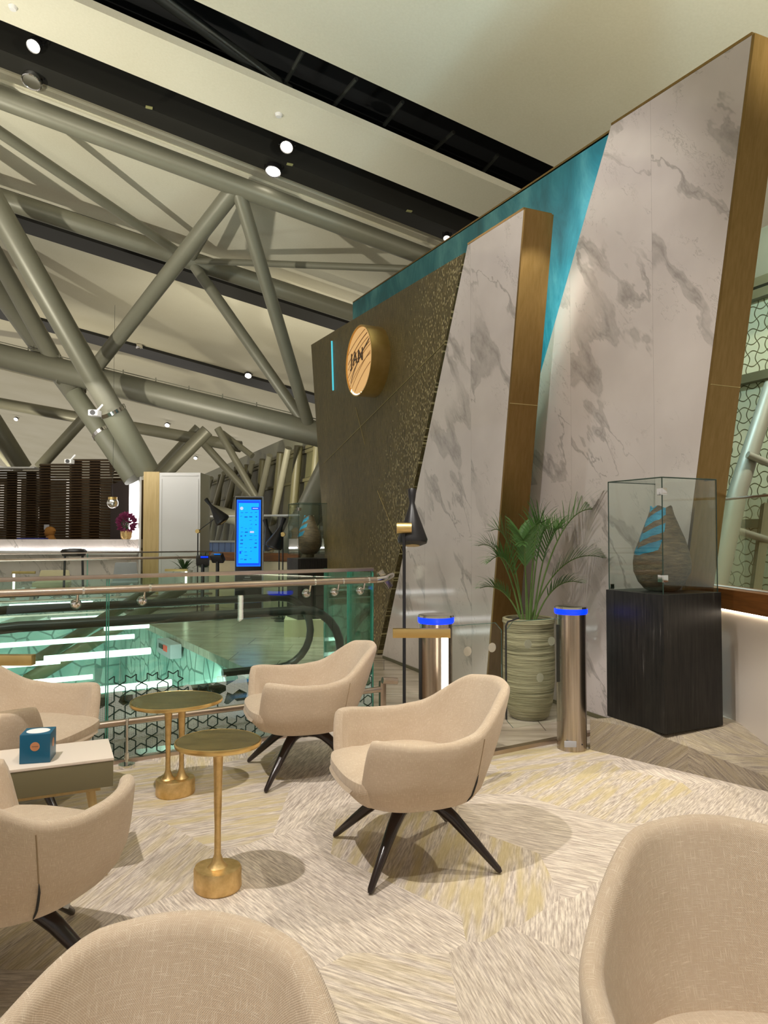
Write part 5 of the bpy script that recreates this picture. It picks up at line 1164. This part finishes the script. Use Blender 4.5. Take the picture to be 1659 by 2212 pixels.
# ================================================================ RECEPTIONIST
hp = D(119, 1152, 17.9)
def person():
    root = empty('person', (hp.x, 17.9, 0), 0, 'seated person in a mustard headscarf looking down left behind the reception counter', 'person')
    # joints, seated facing left (-x), leaning slightly forward; skin modifier body
    hz = hp.z - 1.50
    J = dict(pel=(0, 0, .78), sp1=(-.02, 0, .95), sp2=(-.05, 0, 1.12), ch=(-.09, 0, 1.26), nk=(-.13, 0, 1.39), hd=(-.17, 0, 1.50), ht=(-.18, 0, 1.58),
             hl=(-.02, .1, .76), kl=(-.42, .12, .74), al=(-.42, .12, .36), fl=(-.56, .12, .31), hr=(-.02, -.1, .76), kr=(-.42, -.12, .74), ar=(-.42, -.12, .36), fr=(-.56, -.12, .31),
             sl=(-.08, .18, 1.30), el=(-.16, .24, 1.06), wl=(-.38, .16, 1.02), sr=(-.08, -.18, 1.30), er=(-.16, -.24, 1.06), wr=(-.38, -.16, 1.02), pl=(-.46, .14, 1.02), pr=(-.46, -.14, 1.02))
    Rr = dict(pel=.13, sp1=.125, sp2=.13, ch=.13, nk=.05, hd=.085, ht=.07, hl=.09, kl=.065, al=.04, fl=.035, hr=.09, kr=.065, ar=.04, fr=.035, sl=.06, el=.042, wl=.028, sr=.06, er=.042, wr=.028, pl=.03, pr=.03)
    E = [('pel', 'sp1'), ('sp1', 'sp2'), ('sp2', 'ch'), ('ch', 'nk'), ('nk', 'hd'), ('hd', 'ht'), ('pel', 'hl'), ('hl', 'kl'), ('kl', 'al'), ('al', 'fl'), ('pel', 'hr'), ('hr', 'kr'), ('kr', 'ar'), ('ar', 'fr'), ('ch', 'sl'), ('sl', 'el'), ('el', 'wl'), ('wl', 'pl'), ('ch', 'sr'), ('sr', 'er'), ('er', 'wr'), ('wr', 'pr')]
    names = list(J); V = [Vector(J[n]) for n in names]; EE_ = [(names.index(a), names.index(b)) for a, b in E]; rad = [Rr[n] for n in names]
    for s, w, p_ in ((1, 'wl', 'pl'), (-1, 'wr', 'pr')):   # fingers and thumb
        pi = names.index(p_); base = Vector(J[p_])
        for f, (dy, ln) in enumerate([(-.024, .07), (-.008, .078), (.008, .074), (.024, .06)]):
            i0 = len(V); V += [base + Vector((-.03, dy, -.002)), base + Vector((-.03-ln*.5, dy*1.15, -.008)), base + Vector((-.03-ln*.9, dy*1.2, -.03))]; rad += [.010, .009, .0075]; EE_ += [(pi, i0), (i0, i0+1), (i0+1, i0+2)]
        i0 = len(V); V += [base + Vector((.0, -s*.04, -.005)), base + Vector((-.035, -s*.055, -.015))]; rad += [.011, .009]; EE_ += [(pi, i0), (i0, i0+1)]
    for v in V: v.z += hz
    me = bpy.data.meshes.new('body'); me.from_pydata([tuple(v) for v in V], EE_, []); o = bpy.data.objects.new('body', me); C.objects.link(o); m = o.modifiers.new('skin', 'SKIN'); 
    lay = me.skin_vertices[0] if me.skin_vertices else None
    if lay is None: return root
    for i, r in enumerate(rad): lay.data[i].radius = (r, r)
    lay.data[0].use_root = True
    ss = o.modifiers.new('sub', 'SUBSURF'); ss.levels = 1; ss.render_levels = 1
    dg = bpy.context.evaluated_depsgraph_get(); m2 = bpy.data.meshes.new_from_object(o.evaluated_get(dg)); bpy.data.objects.remove(o)
    m2.materials.clear(); m2.materials.append(M['jacket']); m2.materials.append(M['skin'])
    for p in m2.polygons:
        p.use_smooth = True; c = p.center; c_ = Vector((c.x, c.y, c.z-hz))
        if c_.z > 1.36 or (c_.x < -.40 and c_.z > .95): p.material_index = 1
    bo = bpy.data.objects.new('body', m2); C.objects.link(bo); bo.parent = root
    # headscarf wraps the skull and neck, leaving the face open
    bm = NB(); bmesh.ops.create_uvsphere(bm, u_segments=32, v_segments=20, radius=1.0)
    for v in bm.verts:
        c = v.co.copy(); v.co = Vector((c.x*.142 - .145 + (.02 if c.z > 0 else .0), c.y*.115, c.z*.135 + 1.535 + hz))
    kill = [f for f in bm.faces if f.calc_center_median().x < -.222 and f.calc_center_median().z < 1.585+hz]
    bmesh.ops.delete(bm, geom=kill, context='FACES'); o = obj('headscarf', bm, M['scarf'], root); so = o.modifiers.new('th', 'SOLIDIFY'); so.thickness = .012
    bm = NB(); lathe(bm, [(.075, 1.47), (.10, 1.40), (.15, 1.33), (.16, 1.31), (.14, 1.31), (.07, 1.40)], 28, c=(-.11, 0, hz)); obj('scarf_drape', bm, M['scarf'], root)
    # face details
    bm = NB(); tube(bm, [(-.245, 0, 1.545+hz), (-.275, 0, 1.515+hz), (-.25, 0, 1.505+hz)], [.008, .013, .008], 8); obj('nose', bm, M['skin'], root)
    for s in (1, -1): bm = NB(); bmesh.ops.create_uvsphere(bm, u_segments=10, v_segments=8, radius=.011); e = obj('eye', bm, M['black'], root); e.location = (-.243, s*.032, 1.545+hz)
    bm = NB(); tube(bm, [(-.247, -.02, 1.475+hz), (-.253, 0, 1.478+hz), (-.247, .02, 1.475+hz)], .006, 8); obj('mouth', bm, simple('lips', S(130, 60, 60), .5), root)
    return root
per = person()
# stool for the person
bm = NB(); zst = .63 + (hp.z-1.50) ; lathe(bm, [(0, 0), (.26, 0), (.26, .02), (.03, .05), (.03, zst-.06), (.2, zst-.04), (.2, zst), (0, zst)], 28); o = obj('office_stool', bm, M['black']); o.location = (hp.x+.02, 17.9, 0); tag(o, 'black stool the receptionist sits on', 'stool')
p = D(75, 1160, 17.6); bm = NB(); box(bm, (0, 0, 0), (.65, .25, .03), bev=.01); o = obj('blue_folder', bm, M['blue_plastic']); o.location = (p.x, 17.5, ztop+.016); tag(o, 'flat blue folder on the reception counter left of the person', 'folder')
p = D(118, 1139, 18.9); bm = NB(); box(bm, (0, 0, 0), (.13, .01, .13)); box(bm, (0, 0, -(p.z)/2-.03), (.02, .01, p.z-.06)); o = obj('small_notice', bm, M['ltgrey'], smooth=False); o.location = (p.x, 18.45, p.z); tag(o, 'small pale notice card on a stick just above the person', 'notice')

# ================================================================ FAR LOUNGE BEYOND THE VOID
def planter(px, Y, pyb, s, label):
    p = D(px, 1155, Y); zt = D(px, pyb, Y).z; root = empty('potted_plant', (p.x, Y, 0), 0, label, 'potted plant')
    bm = NB(); lathe(bm, [(0, 0), (.13, 0), (.17, .3), (.18, zt-.25), (.15, zt-.25), (.15, zt-.3), (0, zt-.3)], 28); obj('pot', bm, M['white'], root); rp = random.Random(px)
    for i in range(26):
        a = rp.random()*2*PI; l = s*rp.uniform(.6, 1.0); el = rp.uniform(.15, 1.3); d = Vector((math.cos(a)*math.cos(el), math.sin(a)*math.cos(el), math.sin(el))); q = Vector((0, 0, zt-.28)); bm = NB(); prev = None; sd = d.cross(Vector((0, 0, 1))).normalized()
        for j in range(8):
            u = j/7; w = .028*math.sin(PI*min(1, u*.85+.15))*(1.15-u); A, B = bm.verts.new(q+sd*w), bm.verts.new(q-sd*w)
            if prev: bm.faces.new((prev[0], A, B, prev[1]))
            prev = (A, B); q = q + (d + Vector((0, 0, -1.5))*u*u).normalized()*l/7
        obj('leaf', bm, M['leafdark'], root)
planter(398, 15.3, 1205, .6, 'strap leaved green plant in front of the white portal panel')
planter(440, 15.6, 1200, .6, 'strap leaved green plant right of the white portal panel')
# scanner pods
for (px, py, rz2, mt, lb) in [(438, 1211, .2, 'glow_blue', 'small gate scanner with blue screen beside the far plant'), (470, 1205, -.3, 'scr_t', 'dark tilted gate reader with white digits near the kiosk')]:
    p = D(px, py, 12.4); root = empty('gate_reader', (p.x, 12.4, 0), rz2, lb, 'scanner'); bm = NB(); box(bm, (0, 0, p.z), (.22, .1, .16), (Vector((1, 0, 0)), Vector((0, .8, .6)), Vector((0, -.6, .8))), bev=.02); obj('housing', bm, M['black'], root)
    bm = NB(); box(bm, (.03, -.043, p.z+.035), (.12, .01, .09), (Vector((1, 0, 0)), Vector((0, .8, .6)), Vector((0, -.6, .8)))); obj('screen', bm, M[mt], root, smooth=False)
    bm = NB(); lathe(bm, [(0, 0), (.12, 0), (.12, .015), (.03, .02), (.03, p.z-.06), (0, p.z-.06)], 20); obj('stand', bm, M['black'], root)
# beige half wall with timber cap, far
a, b = D(452, 1155, 14.6), D(645, 1155, 13.6); bm = NB(); prism(bm, [(a.x, a.y, 0), (b.x, b.y, 0), (b.x, b.y+.2, 0), (a.x, a.y+.2, 0)], (0, 0, D(545, 1212, 14.1).z)); tag(obj('wall_far_half', bm, M['cream'], smooth=False), kind='structure')
z0 = D(545, 1211, 14.1).z; z1 = D(545, 1194, 14.1).z; bm = NB(); prism(bm, [(a.x, a.y-.03, z0), (b.x, b.y-.03, z0), (b.x, b.y+.25, z0), (a.x, a.y+.25, z0)], (0, 0, z1-z0)); tag(obj('trim_31', bm, M['wood'], smooth=False), kind='structure')
gs = empty('far_glass_screen', ((a.x+b.x)/2, 14.2, 0), 0, 'far clear glass screen with pale top rail behind the kiosk', 'glass screen')
off = Vector(((a.x+b.x)/2, 14.2, 0)); zr = D(545, 1114, 14.1).z; bm = NB(); prism(bm, [Vector((a.x, a.y+.1, z1+.005))-off, Vector((b.x, b.y+.1, z1+.005))-off, Vector((b.x, b.y+.1, zr))-off, Vector((a.x, a.y+.1, zr))-off], (0, .012, 0)); obj('glass_pane', bm, M['glass_clear'], gs, smooth=False)
bm = NB(); tube(bm, [Vector((a.x, a.y+.1, zr))-off, Vector((b.x, b.y+.1, zr))-off], .02, 8); obj('top_rail', bm, M['white'], gs)
# banquette with blue tufted back
p = D(478, 1180, 19.0); sf = empty('banquette', (p.x, 19.0, 0), 0, 'pale blue tufted banquette beyond the far glass screen', 'sofa'); zt = D(478, 1171, 19).z; M['bluefab'] = simple('blue_fabric', S(120, 150, 215), .7)
bm = NB()
for i in range(7): box(bm, (-.45+i*.16, 0, zt-.30), (.155, .16, .6), bev=.04)
obj('backrest', bm, M['bluefab'], sf); bm = NB(); box(bm, (.03, .0, zt+.015), (1.2, .28, .05), bev=.015); obj('top_roll', bm, M['white'], sf); bm = NB(); box(bm, (.03, -.3, .22), (1.2, .5, .44), bev=.03); obj('seat', bm, M['bluefab'], sf)
bm = NB(); box(bm, (0, .3, (zt-.62)/2), (3.0, .2, zt-.62)); o = obj('dark_back_panel', bm, M['screenbrown'], sf, smooth=False)
# lounge chairs and bar lamps seen beneath the far rail
def far_chair(px, py, Y, w, label, mat):
    p = D(px, 1155, Y); root = empty('armchair', (p.x, Y, 0), .3, label, 'chair'); zt = D(px, py, Y).z
    bm = NB(); prism(bm, [(-w/2, 0, .35), (w/2, 0, .35), (w/2*.8, .08, zt), (-w/2*.8, .08, zt)], (0, .09, 0), bev=.03); obj('backrest', bm, M[mat], root)
    bm = NB(); box(bm, (0, -.28, .40), (w, .6, .12), bev=.04); obj('seat', bm, M[mat], root)
    for sx in (-1, 1):
        for y in (-.5, .02): bm = NB(); tube(bm, [(sx*w*.4, y, .36), (sx*w*.46, y, 0)], [.02, .012], 8); obj('leg', bm, M['black'], root)
far_chair(272, 1215, 15.6, .55, 'far armchair with pale striped back below the counter', 'ltgrey'); far_chair(118, 1232, 15.6, .7, 'far cream armchair left of the striped one below the counter', 'cream')
st = D(160, 1155, 15.0); root = empty('black_stool', (st.x, 15.0, 0), 0, 'black high stool with round back in front of the reception counter', 'stool'); zt = D(160, 1188, 15).z
bm = NB(); lathe(bm, [(0, zt-.14), (.22, zt-.12), (.26, zt-.02), (.22, zt+.02), (0, zt+.03)], 28); obj('seat', bm, M['black'], root)
for sx in (-.18, .18):
    bm = NB(); tube(bm, [(sx, 0, zt-.1), (sx*1.15, 0, 0)], .025, 8); obj('leg', bm, M['black'], root)
q = D(402, 1232, 14.8); bar_lamp((q.x, 14.8, 0), .46, D(402, 1229, 14.8).z, 'far brass bar lamp in front of the far plant')
q = D(30, 1238, 13.9); bar_lamp((q.x, 13.9, 0), .44, D(30, 1234, 13.9).z, 'far brass bar lamp at the left edge below the counter', -1)
# little machine far down behind the glass
p = D(372, 1392, 9.0); bm = NB(); box(bm, (0, 0, 0), (.75, .16, .2), bev=.02); o = obj('control_cabinet', bm, M['ltgrey']); dq = ray(365, 1400); tq = (-.09 + (EE - O).dot(UU))/dq.dot(UU); o.location = O + dq*tq; o.rotation_euler = (0, 0, math.atan2(NU.y, NU.x) + PI); tag(o, 'pale control box with red display mounted on the void wall behind the glass', 'cabinet')
bm = NB(); box(bm, (.12, -.082, .02), (.18, .02, .08)); obj('red_display', bm, simple('red_display', S(190, 50, 40), .4, emit=(1, .1, .05), es=.4), o, smooth=False)
bm = NB(); box(bm, (-.12, -.082, .02), (.2, .02, .06)); obj('dark_display', bm, M['black'], o, smooth=False)
